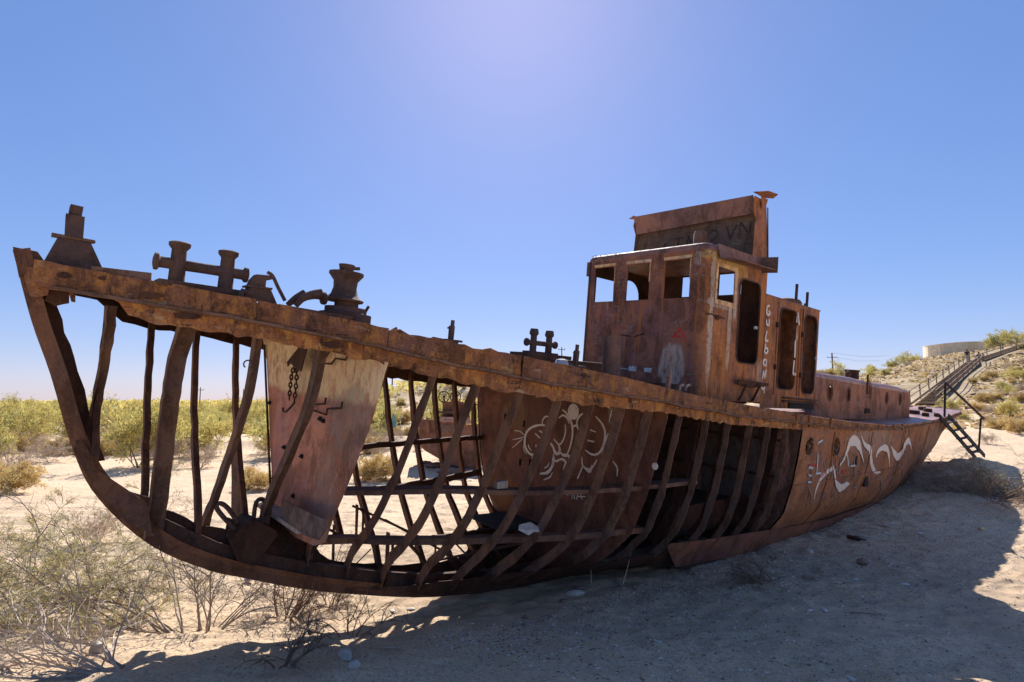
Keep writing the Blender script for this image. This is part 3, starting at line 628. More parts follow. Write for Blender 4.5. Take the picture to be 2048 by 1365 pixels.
MB().slab([tuple(onb1(*c_)[1:]) for c_ in ((628, 692), (640, 700), (628, 745), (606, 728), (601, 735), (600, 726))], [], lambda u, v, w: (-6.0 - .115 * u - .12 + w, u, v), .012).build('chain_bracket', M['inner'], ship)
# anchor housing and two lifting loops low in the bow
q_ = [S(*c_, Y=-.02) for c_ in ((453, 1075), (490, 1035), (503, 1035), (540, 1052), (548, 1062), (512, 1110), (498, 1125), (470, 1115))]
MB().slab([(v[0], v[2]) for v in q_], [], lambda u, v, w: (u, -.16 + w, v), .30).build('anchor_box', M['inner'], ship)
for pts in (((470, 1058), (447, 1035), (433, 1015), (440, 1007), (455, 1016), (476, 1045)), ((507, 1040), (511, 1010), (519, 999), (529, 1003), (530, 1022), (522, 1050)), ):
    MB().tube(smooth_path([S(*c_, Y=-.05) for c_ in pts], 4), .024, 8).build('lifting_loop', M['fit'], ship, True)
MB().slab([tuple(S(*c_, Y=.02)[[0, 2]]) for c_ in ((456, 1035), (480, 1045), (490, 1060), (462, 1058), (451, 1062))], [], lambda u, v, w: (u, .02 + w, v), .015).build('lug', M['fit'], ship)
MB().tube([S(496 + 9 * math.sin(t), 729 + 8 * math.cos(t), Y=-1.0) for t in np.linspace(.2, 5.6, 12)], .007, 5).build('ring', M['frame'], ship)
# second bulkhead with the painted figure
def section(X, top=None, k=0, n=18):
    t_ = zt(X) - .04 if top is None else top; L = [(-hb(X, z) + .03, z) for z in np.linspace(t_, kz(X) + .05, n)]; Rr = [(hb(X, z) - .03, z) for z in np.linspace(kz(X) + .05, t_, n)]
    return L + Rr
bh2m = rust('graffiti bulkhead', b=(.090, .044, .031), c=(.14, .055, .03), amt=.4, dirt=.5, blots=[((-1.95, .9, -3.25), (1, .35, .35), (.22, .085, .03), .8, .4, 5), ((-1.95, .6, -1.7), (1, .9, .35), (.13, .062, .045), .6, .5, 2), ((-1.95, .95, -1.85), (1, .35, .25), (.22, .14, .06), .5, .8, 9)])
hs = []
for c_ in ((962, 840), (959, 903), (1010, 834), (1040, 925), (1060, 925), (1048, 848), (1030, 993)):
    q_ = S(*c_, X=-1.95); hs.append([(q_[1] - .03, q_[2] - .055), (q_[1] + .03, q_[2] - .055), (q_[1] + .03, q_[2] + .055), (q_[1] - .03, q_[2] + .055)])
hs = [h for h in hs if abs(h[0][0]) < hb(-1.95, h[0][1]) - .12]
MB().slab(section(-1.95), hs, lambda u, v, w: (-1.95 + w, u, v), .012).build('bulkhead', bh2m, ship)
bh3m = rust('engine room bulkhead', b=(.070, .045, .038), c=(.12, .06, .035), amt=.4, blots=[((2.2, -.5, -2.7), (1, .55, .8), (.13, .13, .125), .8, .4, 2), ((2.2, -1.75, -2.3), (1, .16, .55), (.42, .20, .17), .9, .5, 5), ((2.2, -.3, -1.85), (1, .5, .18), (.26, .19, .14), .8, .2, 4), ((2.2, -.1, -3.2), (1, .1, .5), (.33, .22, .19), .8, .6, 6), ((2.2, -1.2, -2.5), (1, .16, .8), (.15, .155, .16), .8, .4, 4)])
MB().slab(section(2.2), [], lambda u, v, w: (2.2 + w, u, v), .012).build('bulkhead', bh3m, ship)
mb = MB(); mb.box((1.2, .2, -3.45), (2.4, 2.2, .5)); mb.build('engine_bed', M['inner'], ship)
for z in (-1.95, -2.6, -3.2): MB().bar((1.85, -1.9, z), (1.85, .9, z - .05), .05, .05).build('pipe', M['inner'], ship)
MB().box((-.75, 1.1, -3.05), (.9, .9, 1.3), j=.02).build('tank', M['inner'], ship)

def stroke_set(name, mt, f, scale, org, sets, parent, nrm, off=.004):
    mb = MB()
    for w_, pts in sets:
        ribbon(mb, [f(org[0] + x / scale, org[1] + y / scale) for x, y in pts], w_, nrm, off=off)
    return mb.build(name, mt, parent)
g2 = lambda px, py: S(px, py, X=-1.952)
stroke_set('graffiti', M['white'], g2, 3.593, (820, 600), [
 (.018, [(750, 940), (790, 945), (825, 975)]), (.018, [(740, 1005), (790, 995), (820, 985)]), (.015, [(735, 1065), (775, 1030), (810, 1000)]),
 (.045, [(975, 905), (935, 900), (880, 915), (840, 950), (825, 1010), (830, 1060), (855, 1100), (890, 1115), (910, 1080), (905, 1040)]),
 (.03, [(950, 905), (955, 865), (975, 840), (1000, 840)]), (.025, [(900, 960), (935, 995)]), (.025, [(930, 940), (965, 965)]), (.022, [(850, 1040), (858, 1065), (875, 1085)]), (.025, [(885, 1110), (878, 1160), (880, 1210)]), (.015, [(815, 1040), (820, 1080), (840, 1110)]),
 (.035, [(1095, 790), (1120, 810), (1145, 850), (1165, 900), (1168, 980), (1150, 1060), (1130, 1110)]), (.03, [(1070, 850), (1100, 830), (1130, 850), (1145, 890)]), (.025, [(1115, 895), (1118, 950), (1100, 1010), (1075, 1040), (1050, 1020), (1035, 1000)]),
 (.05, [(1010, 1030), (1030, 1060), (1045, 1100), (1068, 1105), (1078, 1080), (1070, 1045)]), (.045, [(1070, 1080), (1100, 1115), (1140, 1120), (1145, 1160), (1128, 1250)]), (.035, [(1030, 1110), (1045, 1160), (1090, 1145), (1120, 1170), (1105, 1220), (1112, 1290)]),
 (.05, [(1030, 1130), (1025, 1190), (990, 1240), (935, 1250)]), (.022, [(1025, 1240), (1005, 1275), (960, 1295)]), (.02, [(1000, 1170), (990, 1195), (965, 1210)]), (.04, [(1140, 1130), (1160, 1150), (1135, 1215)]),
 (.035, [(1265, 812), (1225, 830), (1200, 880), (1215, 950)]), (.03, [(1165, 915), (1195, 905), (1215, 940)]),
 (.035, [(1335, 838), (1380, 890), (1402, 950), (1395, 1030), (1360, 1100), (1310, 1112), (1260, 1080)]), (.022, [(1295, 935), (1335, 950)]), (.022, [(1275, 1010), (1325, 1020)]),
 (.03, [(1235, 1130), (1245, 1195), (1300, 1215), (1345, 1150)]), (.04, [(1245, 1195), (1290, 1235), (1310, 1190)]), (.025, [(1240, 1200), (1205, 1285)]), (.022, [(1460, 1160), (1490, 1210), (1488, 1270)]), (.02, [(1430, 880), (1445, 820), (1450, 790)]), (.03, [(1375, 1170), (1390, 1080), (1425, 960)])], ship, (-1, 0, 0))
q_ = S(820 + 1172 / 3.593, 600 + 805 / 3.593, X=-1.958); MB().slab([(q_[1] + .115 * math.cos(t), q_[2] + .125 * math.sin(t)) for t in np.linspace(0, 2 * math.pi, 20)[:-1]], [], lambda u, v, w: (-1.956 + w, u, v), .003).build('graffiti', M['white'], ship)
q_ = S(820 + 1762 / 3.593, 600 + 1198 / 3.593, X=-1.958)
for st_ in ([[(1133, 475), (1140, 440), (1150, 465), (1162, 438), (1166, 495)]], [[(1180, 440), (1183, 500)]], [[(1198, 502), (1215, 440), (1238, 502)], [(1203, 480), (1260, 480)]]):
    stroke_set('graffiti', M['white'], g2, 3.593, (820, 860), [(.018, p_) for p_ in st_], ship, (-1, 0, 0))
for st_ in ([[(1462, 795), (1490, 790)], [(1475, 792), (1478, 822)]], [[(1500, 795), (1510, 815), (1498, 822), (1490, 808), (1500, 795)]], [[(1465, 835), (1468, 865)], [(1488, 835), (1490, 865)], [(1466, 850), (1490, 850)]]):
    stroke_set('graffiti', M['chalk'], g2, 3.593, (820, 600), [(.013, p_) for p_ in st_], ship, (-1, 0, 0))
MB().slab([tuple(S(*c_, X=-1.96)[1:]) for c_ in ((1216, 815), (1236, 812), (1240, 845), (1218, 850))], [], lambda u, v, w: (-1.955 + w, u, v), .003).build('paint_patch', flat('old dull paint', (.20, .15, .12), var=.4), ship)
q_ = hull(1310, 933, off=-.3); MB().lathe(S(1310, 933, X=-1.955), (-1, 0, 0), [(0, .05), (.006, .045)], 9).build('paint_spot', M['white'], ship)

# hull side graffiti
def hn(q_):
    X, Z = q_[0], q_[2]; e = .05; a = np.array(Y3(X + e, Z, -1)) - np.array(Y3(X - e, Z, -1)); b = np.array(Y3(X, Z + e, -1)) - np.array(Y3(X, Z - e, -1)); n = np.cross(a, b); n /= np.linalg.norm(n); return n if n[1] < 0 else -n
HG = lambda px, py: hull(px, py)
stroke_set('graffiti', M['white'], HG, 6.827, (1580, 830), [
 ([0.022, 0.072, 0.086, 0.115, 0.144], [(315, 1155), (350, 1010), (400, 890), (470, 800), (590, 715)]), ([0.115, 0.072, 0.072, 0.173, 0.216, 0.072], [(595, 740), (605, 830), (622, 920), (680, 995), (740, 965), (800, 940)]),
 ([0.072, 0.086, 0.144, 0.245, 0.187, 0.072, 0.029], [(670, 690), (730, 600), (775, 480), (820, 365), (890, 360), (940, 440), (975, 560), (1000, 650)]), ([0.036, 0.101, 0.158, 0.115, 0.115, 0.086, 0.072], [(960, 285), (1010, 400), (1085, 475), (1095, 600), (1115, 700), (1160, 780), (1225, 780)]),
 ([0.101, 0.144, 0.144, 0.101, 0.036], [(1170, 580), (1190, 500), (1260, 445), (1320, 475), (1345, 580), (1350, 700)]), ([0.036, 0.158, 0.230, 0.216, 0.216, 0.101, 0.036], [(1370, 420), (1410, 510), (1460, 570), (1520, 515), (1565, 400), (1605, 355), (1635, 400), (1650, 470)])], ship, hn, .016)
stroke_set('graffiti', M['chalk'], HG, 6.827, (1580, 830), [(.035, p_) for p_ in (
 [(1460, 610), (1490, 700), (1525, 740), (1520, 870)], [(1600, 540), (1550, 640), (1525, 730)], [(1500, 300), (1530, 210), (1550, 280), (1520, 400)], [(1580, 220), (1560, 330)], [(1620, 200), (1640, 300)], [(1570, 400), (1560, 540), (1590, 500), (1600, 390)], [(1590, 400), (1610, 520), (1640, 420)],
 [(450, 640), (475, 760), (500, 880)], [(530, 650), (480, 780), (455, 880)], [(570, 610), (572, 740), (560, 880)], [(620, 590), (630, 720), (645, 830)], [(690, 560), (672, 690), (655, 820)], [(745, 560), (700, 600), (730, 700)], [(820, 490), (800, 660), (770, 880)], [(855, 500), (870, 660), (878, 860)], [(855, 500), (835, 600)],
 [(285, 730), (290, 900), (235, 1150)], [(245, 980), (272, 1040), (285, 1150)], [(560, 1130), (600, 1080), (620, 1170), (545, 1210)], [(1240, 860), (1200, 830), (1170, 870), (1230, 880), (1240, 1000), (1200, 1100)], [(1330, 870), (1415, 850)], [(830, 1000), (930, 960)])], ship, hn, .016)['kind'] = 'stuff'
stroke_set('graffiti', M['blue'], HG, 6.827, (1580, 830), [(.04, p_) for p_ in ([(370, 530), (365, 660), (352, 790)], [(340, 800), (418, 795)], [(245, 715), (300, 725)], [(245, 820), (290, 830)], [(232, 920), (280, 915)], [(820, 700), (880, 688)], [(365, 385), (435, 345)], [(770, 540), (790, 700)])], ship, hn, .018)
stroke_set('graffiti', M['red'], HG, 6.827, (1580, 830), [(.035, p_) for p_ in ([(250, 690), (320, 680)], [(340, 690), (378, 705)], [(690, 810), (720, 770), (735, 800)], [(700, 760), (740, 755)], [(615, 880), (660, 870)], [(420, 850), (470, 770)], [(590, 640), (610, 690)], [(380, 830), (410, 812)])], ship, hn, .018)
mb = MB()                                          # small scratched writing, too fine to read
for k in range(330):
    px = 1612 + (rnd.random() ** 1.3) * 250; py = rnd.uniform(872, 1020); h = hull(px, py)
    if h[0] > 15.8 or not (2.4 < h[0]): continue
    L = rnd.uniform(2, 7); a = rnd.choice([1.4, 1.57, 1.8, .3, 2.2]); pts = [(px, py), (px + L * .6 * math.cos(a) + rnd.uniform(-1, 1), py + L * .6 * math.sin(a)), (px + L * math.cos(a), py + L * math.sin(a))]
    Q = [hull(*p_) for p_ in pts]
    if max(abs(Q[0][0] - Q[1][0]), abs(Q[1][0] - Q[2][0])) < .8: ribbon(mb, Q, rnd.uniform(.008, .022), hn, off=.014)
mb.build('scratches', M['chalk'], ship)['kind'] = 'stuff'
for X0 in (3.7, 5.9, 8.4, 11.0, 13.4):
    P_ = [Y3(X0 + .02 * math.sin(7 * z), z, -1, .014) for z in np.linspace(zs(X0) - .02, kz(X0) + .5, 14)]; MB().tube(P_, .011, 5).build('weld_seam', M['hull'], ship, True)
P_ = [Y3(x, -2.75 + .08 * (x > 9) * (x - 9) * .5, -1, .014) for x in np.arange(2.3, 13.6, .3)]; MB().tube(P_, .009, 5).build('weld_seam', M['hull'], ship, True)
# dark slots in the side
for px, py, w_, h_ in ((1712, 921, .09, .2), (1732, 955, .22, .42), (1662, 838, .2, .04)):
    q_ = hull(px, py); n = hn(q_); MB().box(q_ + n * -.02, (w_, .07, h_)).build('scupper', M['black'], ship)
MB().tube([S(1855, 925, Y=-1.15), S(1863, 930, Y=-1.25)], .04, 6).build('lug', M['inner'], ship)

# ------------------------------------------------------------------ wheelhouse and casing
WH = 1.35
PALE = (.46, .40, .33); YEL = (.46, .33, .11); ORG = (.34, .125, .025)
front_m = rust('wheelhouse front', b=(.115, .056, .046), c=(.28, .11, .045), amt=.45, streak=.8, dirt=.4, scratch=.45, sc_=1.1, pale=.22,
    blots=[((0, -.78, -.80), (.5, .26, .42), PALE, .75, .3, 7), ((0, -1.25, .1), (.5, .10, 1.2), ORG, .85, .5, 3), ((0, -.05, -.05), (.5, .035, .55), ORG, .8, .3, 4), ((0, .45, .0), (.5, .03, .5), ORG, .7, .3, 4), ((0, -1.2, 1.05), (.5, .16, .14), PALE, .6, .6, 12), ((0, -.8, 1.12), (.5, .4, .06), ORG, .6, .5, 6), ((0, .6, -.75), (.5, .3, .10), (.40, .16, .10), .6, .5, 3)])
side_m = rust('wheelhouse side', b=(.145, .068, .042), c=ORG, amt=.7, streak=.85, dirt=.4, scratch=.4, pale=.22,
    blots=[((.18, -1.35, -.25), (.075, .5, .85), PALE, .95, .45, 5), ((.80, -1.35, -.2), (.065, .5, .75), PALE, .9, .45, 5), ((.5, -1.35, .33), (.5, .5, .09), PALE, .6, .5, 9), ((.95, -1.35, .6), (.07, .5, .6), PALE, .85, .5, 8), ((.2, -1.35, .8), (.10, .5, .35), PALE, .6, .5, 8), ((.6, -1.35, 1.1), (.7, .5, .09), YEL, .9, .5, 6), ((1.15, -1.35, 1.0), (.2, .5, .12), YEL, .7, .5, 6),
           ((2.0, -1.35, -.9), (.10, .5, .4), PALE, .5, .6, 7), ((2.3, -1.35, .2), (.10, .5, .7), ORG, .9, .5, 3), ((3.62, -1.35, 0), (.08, .5, 1.2), ORG, .8, .5, 3), ((2.0, -1.35, .3), (.09, .5, .9), ORG, .9, .5, 3)])
roof_m = rust('wheelhouse roof', b=(.115, .066, .060), c=(.20, .10, .055), amt=.45, rough=.62, dirt=.35)
house = None
wins = [(-1.09, -.60), (-.30, .21), (.52, 1.03)]             # in -Y
fw = [[(-a, .38), (-b2, .38), (-b2, 1.05), (-a, 1.05)] for a, b2 in wins]
fz = -1.32
def P_front(u, v, w): return (0 + w, u, v)
MB().slab([(-WH + .14, fz), (WH - .14, fz), (WH - .14, 1.20), (-WH + .14, 1.20)], fw, P_front, .012).build('wheelhouse_wall', front_m, ship)
for s_ in (-1, 1):                                     # rounded front corners
    P = [[(.14 - .14 * math.cos(a), s_ * (WH - .14 + .14 * math.sin(a)), z) for z in (fz, -.3, .5, 1.20)] for a in np.linspace(0, math.pi / 2, 7)]
    MB().grid(P).build('wheelhouse_corner', side_m if s_ < 0 else M['inner'], ship, True)
win_s = [(.32, .39), (.90, .39), (.88, .95), (.32, .95)]
door1 = rrect(1.08, 1.86, -.63, .88, .16)
def sidew(s_, mt, door):
    MB().slab([(.14, fz), (2.1, fz), (2.1, 1.20), (.14, 1.20)], [win_s, door], lambda u, v, w: (u, s_ * (WH - w), v), .012).build('wheelhouse_wall', mt, ship)
sidew(-1, side_m, door1)
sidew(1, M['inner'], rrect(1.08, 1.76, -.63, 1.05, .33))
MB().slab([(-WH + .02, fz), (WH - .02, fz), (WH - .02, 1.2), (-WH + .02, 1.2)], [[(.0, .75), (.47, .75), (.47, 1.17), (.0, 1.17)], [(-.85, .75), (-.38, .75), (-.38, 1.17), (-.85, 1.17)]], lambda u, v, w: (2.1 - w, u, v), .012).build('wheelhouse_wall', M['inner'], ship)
# roof with rounded edges
rs = []
for dz, ins in ((0, 0), (.05, .005), (.09, .025), (.115, .06), (.125, .11)):
    rs.append([(x0, y0, 1.20 + dz) for x0, y0 in rrect(0 + ins, 2.12 - ins, -WH + ins, WH - ins, .14)])
mb = MB(); n = len(rs[0]); mb.add([p_ for r_ in rs for p_ in r_], [(i * n + k, i * n + (k + 1) % n, (i + 1) * n + (k + 1) % n, (i + 1) * n + k) for i in range(4) for k in range(n)] + [tuple(4 * n + k for k in range(n)), tuple(range(n))[::-1]])
mb.build('roof', roof_m, ship, True)
MB().box((.2, WH + .03, 1.07), (.25, .06, .28), j=.01).build('roof_bracket', M['frame'], ship)
# window frames: flaked putty rims
putty = rust('flaking window rim', b=(.36, .27, .17), c=(.30, .14, .05), a=(.12, .06, .03), amt=.6, sc_=3, dirt=.6)
for a, b2 in wins:
    mb = MB(); t = .045
    mb.slab([(-b2 - t, .38 - .02), (-a + t, .38 - .02), (-a + t, 1.05 + t + .02), (-b2 - t, 1.05 + t + .02)], [[(-b2, .38), (-a, .38), (-a, 1.05), (-b2, 1.05)]], lambda u, v, w: (-.010 + w, u + rnd.uniform(-.006, .006) * 0, v), .008)
    mb.mi = []; mb.build('window_frame', front_m, ship)
    mb = MB(); mb.bar((-.02, -a + t * .5, 1.09), (-.02, -b2 - t * .5, 1.09), .02, .05, j=.008); mb.bar((-.016, -b2 - .005 if b2 < -.5 else -b2 + .0, .7), (-.016, -b2 + .0, 1.05), .015, .015); mb.build('window_rim', putty, ship)
mb = MB(); mb.slab([(.26, .31), (.97, .31), (.97, 1.02), (.26, 1.02)], [win_s], lambda u, v, w: (u, -WH - .010 + w, v), .008); mb.build('window_frame', putty, ship)
# door rims
def rim(loop, y, name='door_rim', w_=.028, mt=None):
    Q = [(u, y, v) for u, v in loop]; return MB().tube(Q + [Q[0]], w_ / 2, 5, cap=False).build(name, mt or M['fit'], ship)
rim(door1, -WH - .008)
door2 = rrect(2.72, 3.50, -1.04, .57, .17); door3 = rrect(3.86, 4.50, -1.10, .57, .17)
rim(door2, -WH - .008); rim(door3, -WH - .008)
# near-black panels added so the doorways read as deep shade
MB().box((1.45, .25, -.5), (1.2, .03, 1.6)).build('doorway_dark_panel', M['doorshade'], ship)
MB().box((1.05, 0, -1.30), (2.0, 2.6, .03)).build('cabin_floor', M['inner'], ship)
MB().tube([(.45, .2, -1.3), (.45, .2, .1)], .07, 8).build('wheel_post', M['inner'], ship)
# engine casing behind
CT = .72
MB().slab([(2.11, -1.42), (4.62, -1.42), (4.62, CT), (2.11, CT)], [door2, door3], lambda u, v, w: (u, -(WH - w), v), .012).build('casing_wall', side_m, ship)
MB().slab([(2.11, -1.42), (4.62, -1.42), (4.62, CT), (2.11, CT)], [], lambda u, v, w: (u, (WH - w), v), .012).build('casing_wall', M['inner'], ship)
MB().slab([(-WH + .02, -1.42), (WH - .02, -1.42), (WH - .02, CT), (-WH + .02, CT)], [], lambda u, v, w: (4.62 - w, u, v), .012).build('casing_wall', side_m, ship)
MB().box((3.37, 0, CT + .008), (2.56, 2 * WH + .02, .02)).build('casing_roof', roof_m, ship)
MB().box((3.3, .1, -.4), (2.3, .03, 2.1)).build('doorway_dark_panel', M['doorshade'], ship)  # same painted doorway shade, behind the casing doors
for x_ in (2.62, 3.66, 3.78): MB().box((x_, -WH - .012, -.25), (.03, .02, 1.8), j=.004).build('stiffener', side_m, ship)
for x_, z_ in ((2.60, .20), (2.60, -.62), (3.76, .12), (3.76, -.72)): MB().box((x_, -WH - .03, z_), (.07, .04, .10), j=.006).build('hinge', M['inner'], ship)
for x_, z_ in ((1.72, .05), (4.52, -.32), (.35, .07)): MB().box((x_, -WH - .02, z_), (.08, .03, .05), j=.006).build('latch', M['grey'] if x_ > 1 else M['inner'], ship)
for x_, z_ in ((.02, .10), (.28, .10), (.42, .08)):
    MB().tube([(x_ - .03, -WH - .01, z_), (x_ + .02, -WH - .07, z_), (x_ + .09, -WH - .07, z_)], .012, 5).build('hook', M['inner'], ship)
for z_ in (-1.27, -1.20): MB().bar((3.0, -WH - .03, z_), (4.6, -WH - .04, z_ - .03), .05, .03, j=.012).build('sill_strip', M['bottom'], ship)
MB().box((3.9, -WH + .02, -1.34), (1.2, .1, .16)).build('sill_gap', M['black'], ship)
MB().slab([(1.0, -.93), (2.15, -.95), (2.2, -1.0), (1.6, -1.06), (1.05, -1.02)], [], lambda u, v, w: (u, -WH - .05 - w * .9 - .5 * (v + 1.06), v + .0), .02).build('step_bracket', M['inner'], ship)
for x_ in (1.25, 1.75): MB().bar((x_, -WH - .02, -1.3), (x_, -WH - .15, -1.0), .04, .03).build('bracket', M['inner'], ship)
# gutter visor beside the roof
MB().slab([(.16, 1.30), (.28, 1.06), (1.75, 1.12), (1.72, 1.36), (1.25, 1.32)], [], lambda u, v, w: (u, -WH - .05 - w - .30 * max(0, 1.34 - v) * 0, v), .012).build('visor', roof_m, ship)
MB().slab([(.22, -.32), (1.72, -.32), (1.72, 0), (.22, 0)], [], lambda u, v, w: (u, -WH - .05 + v * .9, 1.08 + .04 * (u - .3) - w + v * .1), .012).build('visor_floor', roof_m, ship)
MB().slab([(0, 1.07), (.30, 1.05), (.30, 1.34), (0, 1.36)], [], lambda u, v, w: (1.74 + w, -WH - .05 - u, v), .012).build('visor_end', M['frame'], ship)
# raised plate above the roof with its faded name letters, wings and side plates
SX = 1.55
sg = [tuple(S(*c_, X=SX)[1:]) for c_ in ((1283, 437), (1515, 401), (1512, 420), (1500, 470), (1490, 528), (1420, 500), (1350, 505), (1287, 500))]
y_l, y_r = sg[0][0], sg[1][0]
signm = rust('old name plate', b=(.060, .042, .030), c=(.11, .07, .04), amt=.5, dirt=.5, pale=.25)
MB().slab([(-1.34, 1.30), (1.36, 1.30), (1.40, 2.50), (-1.30, 2.50)], [], lambda u, v, w: (SX + w + .12 * (v - 1.3), u, v - .03 * (v - 1.3)), .012).build('name_plate', signm, ship)
MB().slab([(-1.34, 2.16), (1.36, 2.10), (1.40, 2.48), (-1.30, 2.48)], [], lambda u, v, w: (SX - .10 + w + .25 * (2.5 - v), u, v), .014).build('name_plate_hood', roof_m, ship)
MB().slab([(1.42, 1.18), (2.08, 1.18), (1.90, 2.46), (1.46, 2.46), (1.40, 2.20), (1.52, 2.05)], [], lambda u, v, w: (u, -1.36 - w + .03 * (v - 1.3), v), .014).build('name_plate_side', side_m, ship)
MB().slab([(1.50, 1.18), (1.80, 1.18), (1.86, 2.50), (1.52, 2.50), (1.46, 2.28), (1.56, 2.1)], [], lambda u, v, w: (u, 1.38 + w, v), .014).build('name_plate_side', M['frame'], ship)
for y0, s_ in ((-1.36, -1), (1.38, 1)):
    MB().slab([(1.35, 0), (1.75, 0), (1.92, .10), (1.80, .24), (1.52, .20)] if s_ < 0 else [(1.42, 0), (1.7, 0), (1.68, .12), (1.55, .22), (1.48, .08)], [], lambda u, v, w: (u, y0 + s_ * v, 2.49 + .12 * v * (1 if s_ < 0 else -.2) + w), .012).build('wing_plate', side_m, ship)
    MB().slab([(1.6, 2.48), (1.86, 2.48), (1.80, 2.34), (1.66, 2.25)], [], lambda u, v, w: (u, y0 + s_ * (.02 + w), v), .012).build('wing_bracket', side_m, ship)
MB().tube([(2.0, -1.40, 1.2), (1.93, -1.36, 2.35)], .012, 5).build('stay_rod', M['inner'], ship)
sl = lambda y_, z_: (SX + .12 * (z_ - 1.3) - .002, y_, z_)
lm_ = flat('dark letter rust', (.045, .032, .024), var=.5)                 # letters of the old name, almost rusted away
def letter(pts_list, y0, z0, h, w_):
    mb = MB()
    for pts in pts_list: ribbon(mb, [sl(y0 - w_ * x_, z0 + h * y_) for x_, y_ in pts], .045, (-1, 0, 0), off=.004, taper=True)
    mb.build('letter', lm_, ship)
LET = {'A': [[(0, 0), (.5, 1)], [(.5, 1), (1, 0)], [(.2, .35), (.8, .35)]], 'T': [[(0, 1), (1, 1)], [(.5, 0), (.5, 1)]], 'M': [[(0, 0), (.1, 1)], [(.1, 1), (.5, .35)], [(.5, .35), (.9, 1)], [(.9, 1), (1, 0)]], '2': [[(.05, .8), (.4, 1), (.9, .8), (.8, .5), (.1, 0)], [(.1, 0), (1, 0)]], 'V': [[(0, 1), (.5, 0)], [(.5, 0), (1, 1)]], 'I': [[(.5, 0), (.5, 1)]], 'N': [[(0, 0), (0, 1)], [(0, 1), (1, 0)], [(1, 0), (1, 1)]]}
for ch, y0, z0 in (('A', .74, 1.56), ('T', .42, 1.64), ('M', .12, 1.66), ('2', -.36, 1.70), ('V', -.72, 1.74), ('N', -1.0, 1.78)): letter(LET[ch], y0, z0, .27, .2)
q_ = S(1400, 480, X=.5); MB().lathe((.5, q_[1], 1.31), (0, 0, 1), [(0, .115), (.30, .115), (.33, .10)], 14).build('vent_stub', M['frame'], ship, True)
# casing roof fittings
MB().lathe((3.9, -.95, CT), (0, 0, 1), [(0, .28), (.10, .30), (.16, .26), (.20, .12)], 16).build('hatch_cover', M['frame'], ship, True)
for x_, y0, h_ in ((3.80, -1.18, .48), (4.55, -1.1, .42), (4.2, -1.2, .12)): MB().tube([(x_, y0, CT), (x_ + .01, y0, CT + h_)], .03 if h_ > .2 else .02, 7).build('roof_pipe', M['inner'], ship)
# aft cabin
cabin_m = rust('aft cabin side', b=(.145, .074, .054), c=(.28, .125, .06), amt=.5, streak=.8, dirt=.4, scratch=.4, pale=.2)
ports = [(5.44, -1.03, .115, .17), (6.58, -1.05, .10, .16), (9.39, -1.06, .09, .14), (10.58, -1.06, .10, .15)]
hl = [ell(a, b2, c_, d_, 18) for a, b2, c_, d_ in ports] + [[(7.86, -1.10), (8.20, -1.10), (8.20, -.78), (7.98, -.62), (7.86, -.62)]]
MB().slab([(4.63, -1.62), (11.5, -1.66), (11.5, -.86), (8.3, -.80), (4.63, -.72)], hl, lambda u, v, w: (u, -(WH - w), v), .012).build('aft_cabin_wall', cabin_m, ship)
hl2 = [ell(a - .9, b2 + .02, .13, .16, 14) for a, b2, c_, d_ in ports] + [[(8.0, -1.3), (9.8, -1.3), (9.8, -.9), (8.0, -.9)]]
MB().slab([(4.63, -1.62), (11.5, -1.66), (11.5, -.86), (8.3, -.80), (4.63, -.72)], hl2, lambda u, v, w: (u, (WH - w), v), .012).build('aft_cabin_wall', M['inner'], ship)
P = [[(11.5 + .35 * math.sin(a), -(WH - .35) * 1 - .35 * math.cos(a), z) for z in (-1.66, -1.2, -.86)] for a in np.linspace(0, math.pi / 2, 6)] + [[(11.85, WH * .9, z) for z in (-1.66, -1.2, -.86)]]
MB().grid(P).build('aft_cabin_end', cabin_m, ship, True)
rows = []
for X in np.arange(4.63, 11.9, .2):
    e = max(0, (X - 11.5)) ; zz = float(np.interp(X, (4.6, 8.3, 11.5), (-.72, -.80, -.86))) + .012 * math.sin(X * 2.1) + (-.03 if X > 11.0 else 0)
    rows.append([(X, s_ * (WH - .16 + .16 * math.cos(a) - e * .3), zz + .14 * math.sin(a)) for s_, a in [(-1, t) for t in np.linspace(-.1, math.pi / 2, 6)] + [(1, t) for t in np.linspace(math.pi / 2, -.1, 6)]])
MB().grid(rows).build('aft_cabin_roof', rust('sky-sheen cabin roof', b=(.20, .125, .115), c=(.26, .14, .09), amt=.4, rough=.45, dirt=.15), ship, True)  # reflected sky put into the pale lavender base colour
for a, b2, c_, d_ in ports: MB().tube([(u, -WH - .006, v) for u, v in ell(a, b2, c_ + .02, d_ + .02, 20) + [(a + c_ + .02, b2)]], .014, 5, cap=False).build('porthole_rim', M['frame'], ship)
for x_, w_ in ((7.94, .06),): MB().box((x_ - .12, -WH - .01, -.75), (.05, .03, .5)).build('stiffener', M['inner'], ship)
MB().bar((4.7, -WH - .012, -1.32), (11.4, -WH - .012, -1.36), .012, .03).build('rub_strip', cabin_m, ship)
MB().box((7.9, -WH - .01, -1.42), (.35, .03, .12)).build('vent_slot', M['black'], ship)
MB().lathe((8.4, -.8, -.68), (0, 0, 1), [(0, .17), (.26, .17), (.28, .19), (.30, .19)], 12).build('vent_stub', M['inner'], ship, True)
MB().lathe((10.8, -.6, -.72), (0, 0, 1), [(0, .2), (.08, .2), (.10, .1)], 12).build('vent_stub', M['inner'], ship, True)
MB().tube(smooth_path([(7.7, -.9, -.70), (7.72, -.9, -.5), (7.9, -.9, -.44), (8.0, -.9, -.5), (8.0, -.9, -.60)], 3), .03, 6).build('hooked_pipe', M['inner'], ship)
MB().bar((11.8, -.9, -1.0), (12.1, -.95, -1.02), .1, .08).build('bracket', M['inner'], ship)
